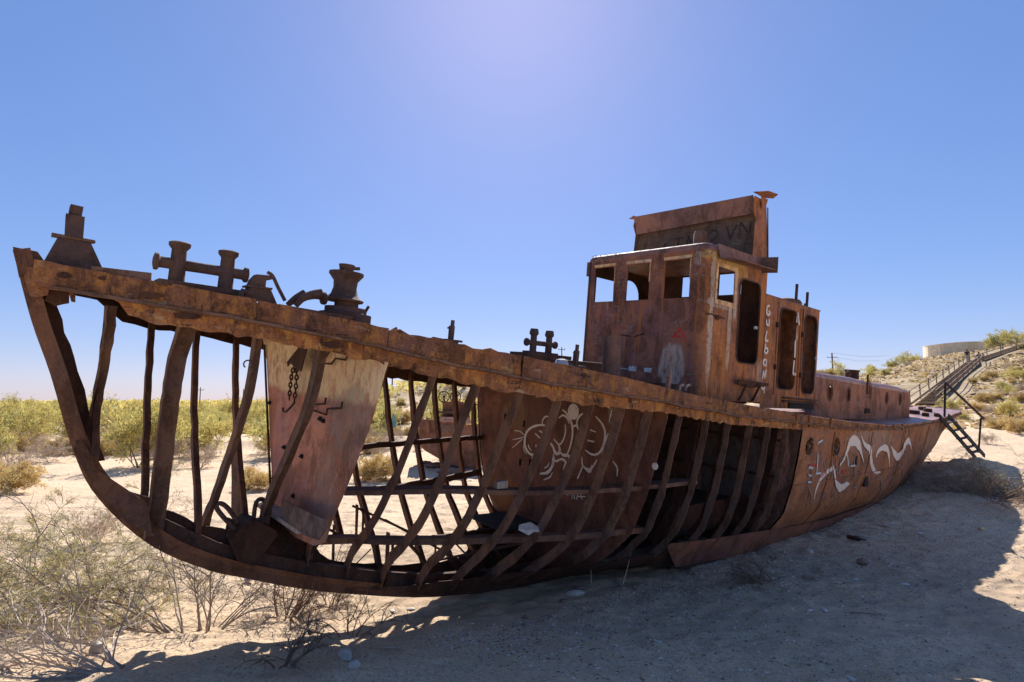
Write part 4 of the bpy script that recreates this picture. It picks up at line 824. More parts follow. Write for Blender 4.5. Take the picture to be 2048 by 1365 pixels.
for x_, y0, s1 in ((13.3, -1.0, .2), (12.6, -1.5, .1), (14.6, -1.1, .13), (15.2, -.8, .12), (12.9, -1.72, .08)): MB().lathe((x_, y0, zt(x_)), (0, 0, 1), [(0, s1), (.10, s1 * .95), (.11, s1 * .6)], 10).build('deck_fitting', M['inner'], ship)
MB().bar((13.3, .6, zt(13.3) + .02), (16.4, -.2, zt(16.4) + .02), .08, .03).build('deck_strip', M['inner'], ship)
# painted words and marks on the house
gy_ = lambda px, py: S(px, py, Y=-WH - .012)
for w_, st_ in ((.05, [[(190, 158), (172, 160), (163, 195), (165, 235), (190, 242), (192, 215), (178, 212)]]), (.05, [[(160, 288), (163, 335), (182, 345)], [(187, 285), (184, 355)]]), (.05, [[(165, 400), (150, 490), (180, 496)]]),
        (.05, [[(152, 525), (138, 612)], [(142, 575), (165, 570), (172, 595), (160, 618), (140, 610)]]), (.05, [[(158, 682), (135, 685), (130, 725), (150, 738)], [(158, 680), (155, 748)]]),
        (.05, [[(120, 866), (130, 790)], [(130, 790), (145, 862)], [(145, 862), (157, 778)]]), (.05, [[(115, 898), (115, 955), (135, 970)], [(140, 930), (136, 1012)]]),
        (.06, [[(455, 320), (465, 225)], [(465, 225), (480, 345)], [(456, 292), (476, 295)]]), (.06, [[(460, 350), (452, 488), (438, 500)]]), (.06, [[(442, 505), (436, 662)]]), (.06, [[(430, 688), (418, 820)], [(418, 820), (446, 824)]])):
    stroke_set('letter', M['white'], gy_, 4.875, (1500, 580), [(w_, p_) for p_ in st_], ship, (0, -1, 0))
gx_ = lambda px, py: S(px, py, X=-.004)
stroke_set('graffiti', M['red'], gx_, 3.593, (1120, 380), [(.035, [(800, 1062), (835, 1030), (865, 993)]), (.035, [(865, 993), (885, 1040), (905, 1100)]), (.03, [(812, 1050), (858, 1058), (850, 1040)])], ship, (-1, 0, 0))
# handwriting: a small stroke alphabet
SF = {'L': [[(0, 1), (0, 0), (.6, 0)]], 'a': [[(.6, .5), (.2, .6), (0, .3), (.2, 0), (.6, .1)], [(.6, .6), (.65, 0)]], 'u': [[(0, .6), (.05, .1), (.4, .05), (.6, .6)], [(.6, .6), (.62, 0)]], 'r': [[(0, .6), (0, 0)], [(0, .4), (.3, .6), (.5, .55)]], '1': [[(.2, .8), (.4, 1), (.4, 0)]], '9': [[(.6, .8), (.2, 1), (0, .7), (.4, .5), (.6, .8), (.5, 0)]], ' ': [], '.': [[(.1, 0), (.3, 0)]]}
mb = MB()
def hand(txt, px, py, h, sl_=-.09, f=gx_, n=(-1, 0, 0)):
    x = px
    for ch in txt:
        for st in SF[ch]: ribbon(mb, [f(x + u * h * .8, py + (x - px) * sl_ * -1 * -1 - v * h) for u, v in st], .010, n, off=.004)
        x += h * .85
hand('Laura.19', 1317, 660, 6)
def scrib(px, py, w_, h_, f, n, wd_=.009, rows=1):      # illegible chalk scrawl
    for r_ in range(rows):
        x = px; pts = []
        while x < px + w_:
            pts.append((x, py + r_ * h_ * 1.6 - (x - px) * .09 + rnd.uniform(-.5, .5) * h_)); x += rnd.uniform(.8, 2.2)
            if rnd.random() < .18 and len(pts) > 2: ribbon(mb, [f(*p_) for p_ in pts], wd_, n, off=.004, taper=False); pts = []; x += 1.5
        if len(pts) > 2: ribbon(mb, [f(*p_) for p_ in pts], wd_, n, off=.004, taper=False)
for a in ((1184, 514, 62, 6, 2), (1228, 528, 22, 6, 5), (1228, 565, 24, 5, 3), (1184, 645, 24, 6, 4), (1184, 668, 22, 6, 3), (1222, 615, 20, 6, 2), (1226, 643, 16, 5, 1), (1184, 682, 24, 7, 1), (1302, 568, 24, 5, 1), (1381, 533, 32, 7, 1), (1384, 550, 32, 6, 1), (1405, 500, 22, 5, 2), (1328, 670, 20, 6, 1), (1338, 625, 8, 8, 1), (1345, 645, 34, 7, 1), (1250, 655, 16, 6, 1), (1186, 612, 12, 4, 1), (1290, 510, 20, 4, 1), (1373, 750, 24, 3, 1)):
    scrib(a[0], a[1], a[2], a[3], gx_, (-1, 0, 0), rows=a[4])
for a in ((1492, 565, 14, 5, 5), (1488, 640, 14, 5, 2), (1610, 660, 14, 5, 6)): pass
mb.build('chalk_writing', M['chalk'], ship)['kind'] = 'stuff'
for c_, w_ in (((1266, 738), .2), ((1296, 741), .18)):
    q_ = gx_(*c_); MB().box(q_ + (-.01, 0, 0), (.02, w_ * .8, .085), j=.008).build('paint_patch', M['grey'], ship)
MB().bar(gx_(1238, 737) + (-.01, 0, 0), gx_(1256, 739) + (-.01, 0, 0), .02, .02, j=.006).build('paint_patch', M['grey'], ship)
for a in (((1240, 670), (1262, 673)), ((1268, 674), (1287, 668))): MB().bar(gx_(*a[0]), gx_(*a[1]), .018, .02, j=.004).build('crack', M['black'], ship)
MB().box((-.25, -.1, -1.19), (.12, 2.0, .2), j=.01).build('deck_coaming', M['bottom'], ship)

# ------------------------------------------------------------------ deck fittings
def bitts(name, x0, y0, z0, sx, post=.066, h=.40, gap=.40):
    """cast double bollard with a cross pipe, lying along the ship"""
    k = sx; mb = MB().box((x0 + gap * k / 2, y0, z0 + .02 * k), ((gap + .30) * k, .24 * k, .045 * k), j=.004 * k); base = mb.build('bollard_base', M['fit'], ship)
    for i in (0, 1):
        MB().lathe((x0 + i * gap * k, y0, z0), (0, 0, 1), [(0, .085 * k), (.05 * k, post * k), (.20 * k, post * k * .95), (.33 * k, post * k * .9), (.36 * k, .085 * k), (.39 * k, .088 * k), (h * k, .07 * k)], 18).build('bollard_post', M['fit'], ship, True)
    MB().lathe((x0 - .19 * k, y0, z0 + .20 * k), (1, 0, 0), [(0, .04 * k), (.01 * k, .075 * k), (.035 * k, .075 * k), (.05 * k, .05 * k), (gap * k / 2 + .19 * k, .047 * k), ((gap + .33) * k, .05 * k), ((gap + .345) * k, .072 * k), ((gap + .37) * k, .072 * k), ((gap + .38) * k, .04 * k)], 16).build('bollard_crossbar', M['fit'], ship, True)
bitts('b', -7.45, -.60, -.555, 1.0)
q_ = S(1078, 706, Y=-.2); bitts('b', q_[0] - .13, -.2, q_[2] - .02, .80, h=.46)
MB().box((q_[0] + .05, -.2, (q_[2] - 1.15) / 2), (.9, .4, abs(-1.15 - q_[2]) - .03)).build('bollard_seat', M['bottom'], ship)
# jackstaff pedestal on the bow
q_ = [S(*c_, Y=-.05) for c_ in ((80, 524), (115, 476), (178, 481), (208, 535))]
ped = [(v[0], v[2]) for v in q_]
mb = MB(); vs = []
for k_, ((u, v), hw) in enumerate(zip(ped, (.10, .05, .05, .16))): v -= .07 * (k_ in (0, 3)); vs += [(u, -.05 - hw, v), (u, -.05 + hw, v)]
mb.add(vs, [(0, 2, 4, 6), (1, 7, 5, 3), (0, 1, 3, 2), (2, 3, 5, 4), (4, 5, 7, 6), (0, 6, 7, 1)]); mb.build('pedestal', M['fit'], ship)
MB().box(S(147, 478, Y=-.05), (.30, .14, .018), j=.006).build('pedestal_flange', M['frame'], ship)
a_1, b_1 = S(147, 478, Y=-.05), S(150, 433, Y=-.05); MB().bar(a_1, b_1, .13, .16, up=(0, 1, 0), j=.006).build('pedestal_box', M['fit'], ship)
MB().bar(S(150, 432, Y=-.05), S(152, 414, Y=-.05), .09, .10, up=(0, 1, 0), j=.008).build('pedestal_cap', M['fit'], ship)
# chain stopper with crank handle
z0 = -.58; x0 = S(512, 600, Y=-.75)[0]
mb = MB(); mb.slab([(x0 - .12, z0), (x0 - .08, z0 + .10), (x0 + .10, z0 + .10), (x0 + .17, z0 - .03)], [], lambda u, v, w: (u, -.83 + w, v), .16); mb.build('stopper_base', M['fit'], ship)
mb = MB(); mb.slab([(x0 - .09, z0 + .10), (x0 - .07, z0 + .17), (x0 - .03, z0 + .225), (x0 + .10, z0 + .235), (x0 + .115, z0 + .20), (x0 + .06, z0 + .18), (x0 + .06, z0 + .10)], [], lambda u, v, w: (u, -.80 + w, v), .10); mb.build('stopper_jaw', M['fit'], ship)
MB().box((x0, -.75, z0 + .105), (.22, .2, .02), j=.003).build('stopper_plate', M['fit'], ship)
MB().tube(smooth_path([S(535, 545, Y=-.8), S(545, 552, Y=-.8), S(556, 575, Y=-.8), S(570, 602, Y=-.8)], 3), .017, 6).build('handle', M['fit'], ship, True)
MB().tube([(x0 - .16, -.82, z0 - .02), (x0 - .14, -.82, z0 + .05), (x0 - .06, -.82, z0 + .03)], .03, 7).build('cable_lump', M['fit'], ship)
# fairlead elbows
for pts in (((592, 612), (606, 597), (626, 590), (642, 589)), ((575, 610), (592, 598), (610, 590))):
    y_ = -.85 if pts[0][0] > 580 else -.65
    MB().tube(smooth_path([S(*c_, Y=y_) for c_ in pts], 4), [.025 + .03 * t for t in np.linspace(0, 1, 4 * (len(pts) - 1) + 1)], 12).build('pipe_elbow', M['fit'], ship, True)
q_ = S(644, 591, Y=-.85); MB().lathe(q_ + (-.0, 0, -.03), (1, 0, .1), [(0, .062), (.03, .066), (.04, .06)], 12).build('pipe_flange', M['fit'], ship, True)
MB().bar(S(558, 610, Y=-1.0), S(705, 637, Y=-1.25), .03, .02, j=.004).build('deck_pipe', M['frame'], ship)
# capstan
cb = S(687, 604, Y=-.85); cx_, cz_ = cb[0], cb[2]
MB().lathe((cx_, -.85, cz_), (.02, 0, 1), [(0, .19), (.02, .20), (.035, .175), (.07, .135), (.14, .115), (.21, .12), (.255, .155), (.275, .172), (.30, .172), (.305, .06)], 22).build('capstan_drum', M['fit'], ship, True)
MB().lathe((cx_, -.85, cz_ + .31), (.02, 0, 1), [(0, .075), (.03, .07), (.045, .075), (.07, .080), (.075, .05)], 16).build('capstan_head', M['fit'], ship, True)
for dx_ in (-.06, .07): MB().bar((cx_ + dx_ * .5, -.88, cz_ + .345), (cx_ + dx_ * 1.6, -.92, cz_ + .35), .03, .03, j=.004).build('capstan_pawl', M['fit'], ship)
MB().lathe((cx_ + .03, -.85, cz_ - .20), (.02, 0, 1), [(0, .26), (.08, .26), (.09, .21), (.14, .21), (.15, .12), (.20, .12)], 18).build('capstan_base', M['fit'], ship, True)
for t in np.linspace(2.2, 4.9, 6): MB().lathe((cx_ + .03 - .18 * math.cos(t), -.85 + .18 * math.sin(t), cz_ - .12), (0, 0, 1), [(0, .02), (.03, .018)], 6).build('bolt', M['inner'], ship)
MB().bar((cx_ + .16, -.95, cz_ - .16), (cx_ + .22, -.98, cz_ - .02), .03, .03, j=.006).build('capstan_bracket', M['inner'], ship)
# ragged plates behind the sheer, stanchions, vent pipe
for pts in (((765, 660), (782, 660), (796, 652), (806, 676), (772, 678)), ((805, 676), (826, 668), (830, 682), (812, 684)), ((862, 678), (870, 672), (900, 678), (922, 682), (918, 690), (870, 690)), ((832, 690), (846, 692), (862, 684), (850, 680))):
    q_ = [S(*c_, Y=-1.45) for c_ in pts]; MB().slab([(v[0], v[2] - .01) for v in q_], [], lambda u, v, w: (u, -1.42 + w - .1 * (v + .8), v), .02).build('torn_plate', M['frame'], ship)
for px, yb, yt, y_, k in ((905, 681, 641, -1.6, 1.0), (1154, 732, 690, -1.75, 1.15), (1339, 778, 742, -1.95, 1.1)):
    p0, p1 = S(px - 4, yb, Y=y_), S(px + 1, yt, Y=y_)
    mb = MB(); mb.bar(p0, p0 + (p1 - p0) * .72, .045 * k, .045 * k, j=.003); mb.bar(p0 + (p1 - p0) * .72, p1, .028 * k, .028 * k, j=.002); mb.build('stanchion', M['fit'] if px != 1339 else M['chalk'], ship)
    MB().box(p0 + (0, 0, -.005), (.2 * k, .14 * k, .02), j=.006).build('stanchion_base', M['fit'], ship)
    MB().bar(p0 + (p1 - p0) * .6 + (-.05, 0, 0), p0 + (p1 - p0) * .6, .02, .02).build('stanchion_lug', M['fit'], ship)
p0 = S(1224, 748, Y=-1.0); p1 = S(1226, 672, Y=-1.0); r_ = .5 * np.linalg.norm(S(1210, 690, Y=-1.0) - S(1241, 690, Y=-1.0)) * .74
MB().lathe(p0 + (0, 0, -.3), p1 - p0, [(0, r_), (np.linalg.norm(p1 - p0) + .3, r_)], 16).build('vent_pipe', M['frame'], ship, True)
p0 = S(1120, 722, Y=-.6); p1 = S(1210, 730, Y=-.6)
MB().bar(p0 + (0, 0, -.10), p1 + (0, 0, -.10), .03, .24, j=.004).build('hatch_coaming', M['bottom'], ship)
p0 = S(1104, 715, Y=-1.3); p1 = S(1208, 748, Y=-1.3); MB().bar(p0 + (0, 0, -.01), p1, .04, .03, j=.006).build('deck_pipe', M['bottom'], ship)
MB().lathe(S(1124, 722, Y=-1.5) + (0, 0, -.05), (0, 0, 1), [(0, .09), (.06, .07), (.075, .02)], 10).build('deck_fitting', M['grey'], ship, True)
for px in (1362, 1374): MB().tube(smooth_path([S(px - 3, 782, Y=-1.9), S(px - 1, 773, Y=-1.9), S(px + 5, 770, Y=-1.9)], 3), .02, 6).build('hook', M['chalk'], ship)
# debris lying on the stringers and floors: separate things
def top(name, mbo, mt, label, cat, group=None, inship=True, smooth=False):
    """a thing in its own right, built in ship coordinates but standing free in the world"""
    vs = np.array(mbo.v)
    if inship: vs = (SHIPM[:3, :3] @ vs.T).T + SHIPM[:3, 3]
    c0 = np.array([vs[:, 0].mean(), vs[:, 1].mean(), vs[:, 2].min()]); mbo.v = [tuple(v) for v in (vs - c0)]
    o = mbo.build(name, mt, None, smooth); o.location = c0; return tag(o, label, cat, group)
q_ = hull(1001, 974, off=-.22); top('timber_offcut', MB().box(q_ + (0, 0, .03), (.16, .07, .08), j=.006), M['wood'], 'short weathered timber block on the long stringer before the graffiti bulkhead', 'timber block')
q_ = S(1058, 1060, Y=-1.25); o_ = [(math.cos(t) * .17 * rnd.uniform(.8, 1.1), math.sin(t) * .07 * rnd.uniform(.8, 1.1)) for t in np.linspace(0, 6.28, 11)[:-1]]
top('rag', MB().slab(o_, [], lambda u, v, w: tuple(q_ + (u, v * .8, v * .5 + w + .02 * math.sin(u * 30))), .03), flat('dusty white rag', (.48, .45, .41), var=.25, nsc=10, bump=.01), 'pale crumpled rag lying on the lower stringer inside the hull', 'rag', smooth=False)

# chain hanging from its bracket
chain = empty('chain', label='rusty doubled chain with a hook hanging against the pink bulkhead', cat='chain')
def link(c0, d, tw, L=.050, r=.010):
    d = np.array(d) / np.linalg.norm(d); u = np.cross(d, (math.cos(tw), math.sin(tw), 0)); u /= np.linalg.norm(u)
    P = [c0 + d * (L * .5 * math.sin(t)) * 1.15 + u * (L * .32 * math.cos(t)) for t in np.linspace(0, 2 * math.pi, 13)]
    return P
hangpts = [[(606, 733), (601, 752), (598, 775), (596, 800)], [(609, 733), (611, 752), (609, 778), (606, 805)]]
cpos = W(onb1(604, 735)); chain.location = cpos
for hp_ in hangpts:
    Q = smooth_path([onb1(*c_) + (-.10, 0, 0) for c_ in hp_], 6)
    L_ = 0; pts = [W(q) for q in Q]; tot = sum(np.linalg.norm(pts[i + 1] - pts[i]) for i in range(len(pts) - 1)); nl = int(tot / .042)
    for k in range(nl):
        f = (k + .5) / nl * (len(pts) - 1); i = int(f); p_ = pts[i] + (pts[min(i + 1, len(pts) - 1)] - pts[i]) * (f - i)
        mb = MB(); mb.tube([q - cpos for q in link(p_, (0, .02, -1), 1.57 * (k % 2) + .4)], .009, 6, cap=False); mb.build('link', M['inner'], chain, True)
mb = MB(); mb.tube([W(onb1(*c_) + (-.10, 0, 0)) - cpos for c_ in ((607, 805), (601, 813), (590, 824), (584, 823), (583, 816))], .012, 6); mb.build('hook', M['inner'], chain, True)

# boarding ladder at the stern
T1, T2 = W(S(1880, 834, Y=-1.98)), W(S(1897, 832, Y=-1.98)); F1, F2 = wd(1944, 908, 18.1), wd(1961, 903, 18.7)
lad = empty('boarding_ladder', tuple((F1 + F2) / 2), 'black steel ladder with one handrail leaning on the stern of the wreck', 'ladder'); o3 = (F1 + F2) / 2
lm = flat('black painted steel', (.022, .016, .014), var=.4)
for a, b2 in ((T1, F1), (T2, F2)): MB().bar(a - o3, b2 - o3 + (b2 - a) * .14, .035, .13).build('side_rail', lm, lad)
tm = flat('worn steel tread', (.10, .095, .09), var=.4)
for t in (.14, .36, .58, .82, .97):
    a = T1 + (F1 - T1) * t - o3; b2 = T2 + (F2 - T2) * t - o3; MB().bar(a, b2, .16, .03).build('tread', tm, lad)
R1, R2 = wd(1891, 766, 17.3), wd(1968, 838, 18.6)
for a, b2, w_ in ((W(S(1889, 834, Y=-1.95)), R1, .045), (wd(1957, 906, 18.6), wd(1962, 836, 18.6), .045)): MB().bar(a - o3, b2 - o3, w_, w_).build('rail_post', lm, lad)
MB().bar(R1 - o3, R2 - o3, .055, .045).build('handrail', lm, lad)

# ------------------------------------------------------------------ vegetation
def grow(seed, nm, L, lev=3, spread=.9, up=.6, droop=.25, bias=(0, 0, 0), r0=.012, kids=5, seg=7, wob=.22, base_r=.1):
    """branching shrub skeleton: list of polylines (points, radius, level)"""
    g = random.Random(seed); out = []
    def br(p, d, l, r, lv):
        P = [p.copy()]; d = d / np.linalg.norm(d); n = max(3, seg - lv)
        for i in range(n):
            d = d + np.array([g.gauss(0, wob), g.gauss(0, wob), g.gauss(0, wob) - droop * (i / n)]) * .6; d /= np.linalg.norm(d)
            p = p + d * l / n
            if p[2] < .01: p[2] = .01 + g.random() * .02; d[2] = abs(d[2])
            P.append(p.copy())
        out.append((P, r, lv))
        if lv < lev:
            for k in range(kids if lv else kids + 2):
                t = g.uniform(.25, 1); i = min(n - 1, int(t * n)); q = P[i] + (P[i + 1] - P[i]) * (t * n - i)
                dd = (P[i + 1] - P[i]); dd = dd / np.linalg.norm(dd); dd = dd * .8 + np.array([g.gauss(0, .6), g.gauss(0, .6), g.gauss(.12, .45)]); br(q, dd, l * g.uniform(.35, .62), r * .55, lv + 1)
    for k in range(nm):
        a = g.uniform(0, 2 * math.pi); e = g.uniform(.25, 1)
        d = np.array([math.cos(a) * spread * e, math.sin(a) * spread * e, up * g.uniform(.5, 1.2)]) + np.array(bias)
        br(np.array([math.cos(a) * base_r * g.random(), math.sin(a) * base_r * g.random(), 0.]), d, L * g.uniform(.65, 1.1), r0 * g.uniform(.6, 1.1), 0)
    return out
def wood_mesh(br, name, mt, n=3, rmin=.0016, lev=9):
    V = []; F = []
    for P, r, lv in br:
        if lv > lev: continue
        m = len(P); o = len(V); T = P[-1] - P[0]; u = np.cross(T, (0.3, .1, 1)); u /= np.linalg.norm(u) + 1e-9; w = np.cross(T, u); w /= np.linalg.norm(w) + 1e-9
        for i, q in enumerate(P):
            rr = max(rmin, r * (1 - .75 * i / (m - 1)))
            for k in range(n): a = 2 * math.pi * k / n; V.append(q + rr * (math.cos(a) * u + math.sin(a) * w))
        for i in range(m - 1):
            for k in range(n): F.append((o + i * n + k, o + i * n + (k + 1) % n, o + (i + 1) * n + (k + 1) % n, o + (i + 1) * n + k))
    me = bpy.data.meshes.new(name); me.from_pydata([tuple(v) for v in V], [], F); me.materials.append(mt); return me
def leaf_mesh(br, name, mts, seed, per, ll, lw, lev0=2, clump=.03, upb=.4):
    rg = np.random.RandomState(seed); pts = []; dirs = []
    for P, r, lv in br:
        if lv < lev0: continue
        P = np.array(P); k = per
        t = rg.uniform(.15, 1, k) * (len(P) - 1); i = np.minimum(t.astype(int), len(P) - 2); f = (t - i)[:, None]
        q = P[i] * (1 - f) + P[i + 1] * f; d = P[i + 1] - P[i]; d /= np.linalg.norm(d, axis=1)[:, None] + 1e-9
        pts.append(q + rg.normal(0, clump, q.shape)); dirs.append(d)
    if not pts: return None
    q = np.concatenate(pts); d = np.concatenate(dirs); n = len(q)
    d = d + rg.normal(0, .55, d.shape) + np.array([0, 0, upb]); d /= np.linalg.norm(d, axis=1)[:, None]
    s_ = np.cross(d, rg.normal(0, 1, d.shape)); s_ /= np.linalg.norm(s_, axis=1)[:, None] + 1e-9
    l = (ll * rg.uniform(.5, 1.3, n))[:, None]; w = (lw * rg.uniform(.6, 1.3, n))[:, None]
    q[:, 2] = np.maximum(q[:, 2], .01)
    V = np.stack([q - s_ * w * .3, q + s_ * w * .3, q + d * l * .6 + s_ * w * .5, q + d * l, q + d * l * .55 - s_ * w * .5], 1).reshape(-1, 3)
    F = [(5 * i, 5 * i + 1, 5 * i + 2, 5 * i + 3, 5 * i + 4) for i in range(n)]
    me = bpy.data.meshes.new(name); me.from_pydata(V.tolist(), [], F)
    for m_ in mts: me.materials.append(m_)
    if len(mts) > 1: me.polygons.foreach_set('material_index', rg.choice(len(mts), n, p=[.6] + [.4 / (len(mts) - 1)] * (len(mts) - 1)))
    return me
def leafmat(name, c, tr=.35):
    m = bpy.data.materials.new(name); m.use_nodes = True; nt = m.node_tree; nt.nodes.clear()
    o = nt.nodes.new('ShaderNodeOutputMaterial'); a = nt.nodes.new('ShaderNodeBsdfDiffuse'); b = nt.nodes.new('ShaderNodeBsdfTranslucent'); mx = nt.nodes.new('ShaderNodeMixShader'); mx.inputs[0].default_value = tr
    N = NT(nt); oi = nt.nodes.new('ShaderNodeObjectInfo'); f = N.noise(2.0, det=3)
    f = N.math('ADD', N.math('MULTIPLY', oi.outputs['Random'], .5), N.math('MULTIPLY', f, .5))
    cc = N.mix(f, tuple(x * .62 for x in c), tuple(min(1, x * 1.4) for x in c)); N.l(cc, a.inputs[0]); N.l(cc, b.inputs[0])
    nt.links.new(a.outputs[0], mx.inputs[1]); nt.links.new(b.outputs[0], mx.inputs[2]); nt.links.new(mx.outputs[0], o.inputs[0]); return m
LG = leafmat('yellow green leaf', (.58, .50, .16), .55); LD = leafmat('olive leaf', (.38, .38, .16), .5); LY = leafmat('ochre dry leaf', (.56, .40, .12), .4); LS = leafmat('straw', (.58, .44, .26)); LP = leafmat('pale green sprig', (.48, .48, .20), .4)
TW = flat('grey twig', (.27, .22, .18), var=.3, nsc=20); TB = flat('brown twig', (.20, .13, .09), var=.3, nsc=20); TP = flat('pale dead twig', (.46, .37, .29), var=.3, nsc=20)
def variant(seed, kind):
    if kind == 'green':  b = grow(seed, 9, 1.35, 3, .75, .95, .12, kids=4, r0=.02); return wood_mesh(b, 'branches', TB, rmin=.004, lev=2), leaf_mesh(b, 'foliage', [LG, LD, LY], seed, 6, .08, .024, 2, .05)
    if kind == 'round':  b = grow(seed, 14, 1.0, 3, 1.0, .8, .2, kids=4, r0=.014); return wood_mesh(b, 'branches', TB, rmin=.004, lev=2), leaf_mesh(b, 'foliage', [LD, LG, LY], seed, 7, .065, .024, 2, .05)
    if kind == 'ochre':  b = grow(seed, 16, .75, 3, 1.0, .8, .1, kids=4, r0=.010); return wood_mesh(b, 'branches', TB, rmin=.003, lev=2), leaf_mesh(b, 'foliage', [LY, LS], seed, 6, .06, .02, 2, .04)
    if kind == 'dry':    b = grow(seed, 16, .8, 3, .8, .9, .05, kids=4, r0=.010); return wood_mesh(b, 'branches', TP, rmin=.0035), leaf_mesh(b, 'foliage', [LS], seed, 1, .05, .010, 3, .02)
VAR = {k: [variant(11 * i + 3, k) for i in range(n)] for k, n in (('green', 4), ('round', 3), ('ochre', 3), ('dry', 3))}
LAB = {'green': ('tall_shrub', 'tall yellow green shrub with feathery leaves on the desert plain behind the wreck', 'shrub', 'yellow green shrubs on the plain behind the wreck'),
       'round': ('round_shrub', 'rounded olive green shrub growing on the desert plain behind the wreck', 'shrub', 'rounded olive shrubs on the plain behind the wreck'),
       'ochre': ('ochre_shrub', 'low ochre shrub drying out on the desert plain behind the wreck', 'shrub', 'ochre shrubs on the plain behind the wreck'),
       'dry': ('dry_bush', 'leafless pale dry bush on the sand behind the wreck', 'bush', 'leafless bushes on the sand behind the wreck')}
HLAB = {'green': ('hill_shrub', 'yellow green shrub growing on the hillside', 'shrub', 'yellow green shrubs on the hill'), 'round': ('hill_shrub', 'olive shrub growing on the hillside', 'shrub', 'olive shrubs on the hill'),
        'ochre': ('hill_tuft', 'ochre tuft of dry shrub on the hillside', 'shrub', 'ochre tufts on the hill'), 'dry': ('hill_tuft', 'pale dead tuft on the hillside', 'shrub', 'dead tufts on the hill')}
def plant(kind, x, y, s, sz=None, lab=None, label=None, sink=.03):
    nm, lb, ct, gr_ = (lab or LAB)[kind]
    if not label:
        pxx_ = 1024 + FPX * x / y; base_ = {'green': 'yellow green feathery shrub', 'round': 'rounded olive green shrub', 'ochre': 'low ochre shrub', 'dry': 'leafless pale bush'}[kind]
        if lab is None: where = 'on the %s plain %s' % ('near' if y < 42 else 'far', 'left of the wreck stem' if pxx_ < 60 else 'seen through the bow ribs' if pxx_ < 530 else 'behind the painted bulkhead' if pxx_ < 775 else 'seen through the middle ribs')
        else: where = 'on the %s hill slope %s' % ('lower' if y < 60 else 'upper', 'seen through the middle ribs' if pxx_ < 1010 else 'left of the stairs' if pxx_ < 1846 + (y - 44) * 3.1 else 'right of the stairs')
        lb = base_ + ' ' + where; gr_ = (base_ + ('es ' if base_.endswith('sh') else 's ')) + where
    vi = rnd.randrange(len(VAR[kind])); wm_, lm_ = VAR[kind][vi]
    o = empty(nm, (x, y, float(gz(x, y)) - sink * s), label or lb, ct, None if label else gr_, rnd.uniform(0, 6.28)); o.scale = (s, s, sz or s * rnd.uniform(.85, 1.15))
    for n_, me in (('branches', wm_), ('foliage', lm_)):
        c_ = bpy.data.objects.new(n_, me); col.objects.link(c_); c_.parent = o
    return o
# particular bushes of the photograph
for kind, px, py, s, lb in (('green', 18, 900, 1.5, 'big yellow green shrub at the left edge of the photo'), ('green', 70, 880, 1.1, None), ('dry', 100, 925, 1.15, 'pale leafless bush left of the wreck stem'), ('green', 215, 868, 1.6, 'tallest yellow green shrub seen through the first bow ribs'),
        ('green', 275, 935, 1.5, 'yellow green shrub with long bare stems behind the bow ribs'), ('dry', 330, 930, 1.5, 'tall thin bare shrub behind the bow ribs'), ('dry', 400, 935, 1.0, None), ('round', 520, 870, 1.0, None), ('ochre', 520, 980, .7, 'straw coloured bush just left of the painted bulkhead'), ('round', 745, 870, 1.6, 'olive shrub just right of the painted bulkhead'),
        ('ochre', 760, 960, 1.1, 'ochre bush seen behind the ribs right of the painted bulkhead'), ('dry', 195, 1085, .62, 'small reddish dead bush on the sand below the bow'), ('ochre', 20, 985, .95, 'straw bush cut by the left edge of the photo'), ('dry', 10, 960, 1.1, None), ('ochre', 480, 868, .9, None), ('green', 960, 900, .9, 'green shrub between the far wreck and the graffiti bulkhead'), ('dry', 955, 935, .9, None)):
    g_ = G(px, py); plant(kind, g_[0], g_[1], s * min(1, 1) , label=lb)
# the belt of scrub on the plain
kk = 0
for i in range(2600):
    if kk >= 205: break
    y = 27 + 75 * rnd.random() ** 1.25; px = rnd.uniform(-60, 1010); x = (px - 1024) / FPX * y
    if 31.5 < y < 36.5 and rnd.random() < .9: continue
    if px > 780 and y > 50: continue
    if 420 < px < 530 and y < 44 and rnd.random() < .7: continue
    k = rnd.choices(('green', 'round', 'ochre', 'dry'), (4, 2, 4, 1.8))[0]
    plant(k, x, y, rnd.uniform(.75, 1.35) * (1.1 if k in ('green', 'round') else .95) * (1 + .2 * (y > 60))); kk += 1
# hill shrubs
kk = 0
for i in range(6000):
    if kk >= 260: break
    y = 30 + 68 * rnd.random(); px = rnd.uniform(840, 2120) if rnd.random() < .8 else rnd.uniform(700, 1000); x = (px - 1024) / FPX * y
    if float(np.interp(x / y, HA[:, 0], HA[:, 1])) < 2: continue
    if 1010 < px < 1600: continue
    if y > 78 and 1838 < px < 1992: continue
    if abs((px - 1843) - (y - 45) * 3.3) < 60 and y > 40 and rnd.random() < .95: continue
    k = rnd.choices(('green', 'round', 'ochre', 'dry'), (.8, .7, 3, 3))[0]
    if fbm(x * .07, y * .07, 2, 4) < -.12 and rnd.random() < .8: continue
    plant(k, x, y, rnd.uniform(.35, .95) * (1.2 if y > 80 else .8), lab=HLAB); kk += 1
for px, d, s, k, lb in ((1745, 92, 1.1, 'round', 'grey green bush on the left skyline of the hill'), (1788, 94, 1.2, 'round', None), (1808, 95, 1.3, 'green', None), (1828, 94, 1.0, 'green', None), (2010, 98, 2.6, 'round', 'dark bush on the skyline at the top of the stairs'), (2040, 90, 1.5, 'green', None), (2040, 52, 1.0, 'green', 'bright green bush on the slope at the right edge'), (1655, 92, 1.5, 'ochre', None), (1680, 91, 1.8, 'green', None), (1640, 92, 1.2, 'ochre', None), (2030, 27, .8, 'ochre', None), (1990, 29, .7, 'ochre', None), (1965, 24, .45, 'dry', None)):
    x = (px - 1024) / FPX * d; plant(k, x, d, s, lab=HLAB, label=lb)
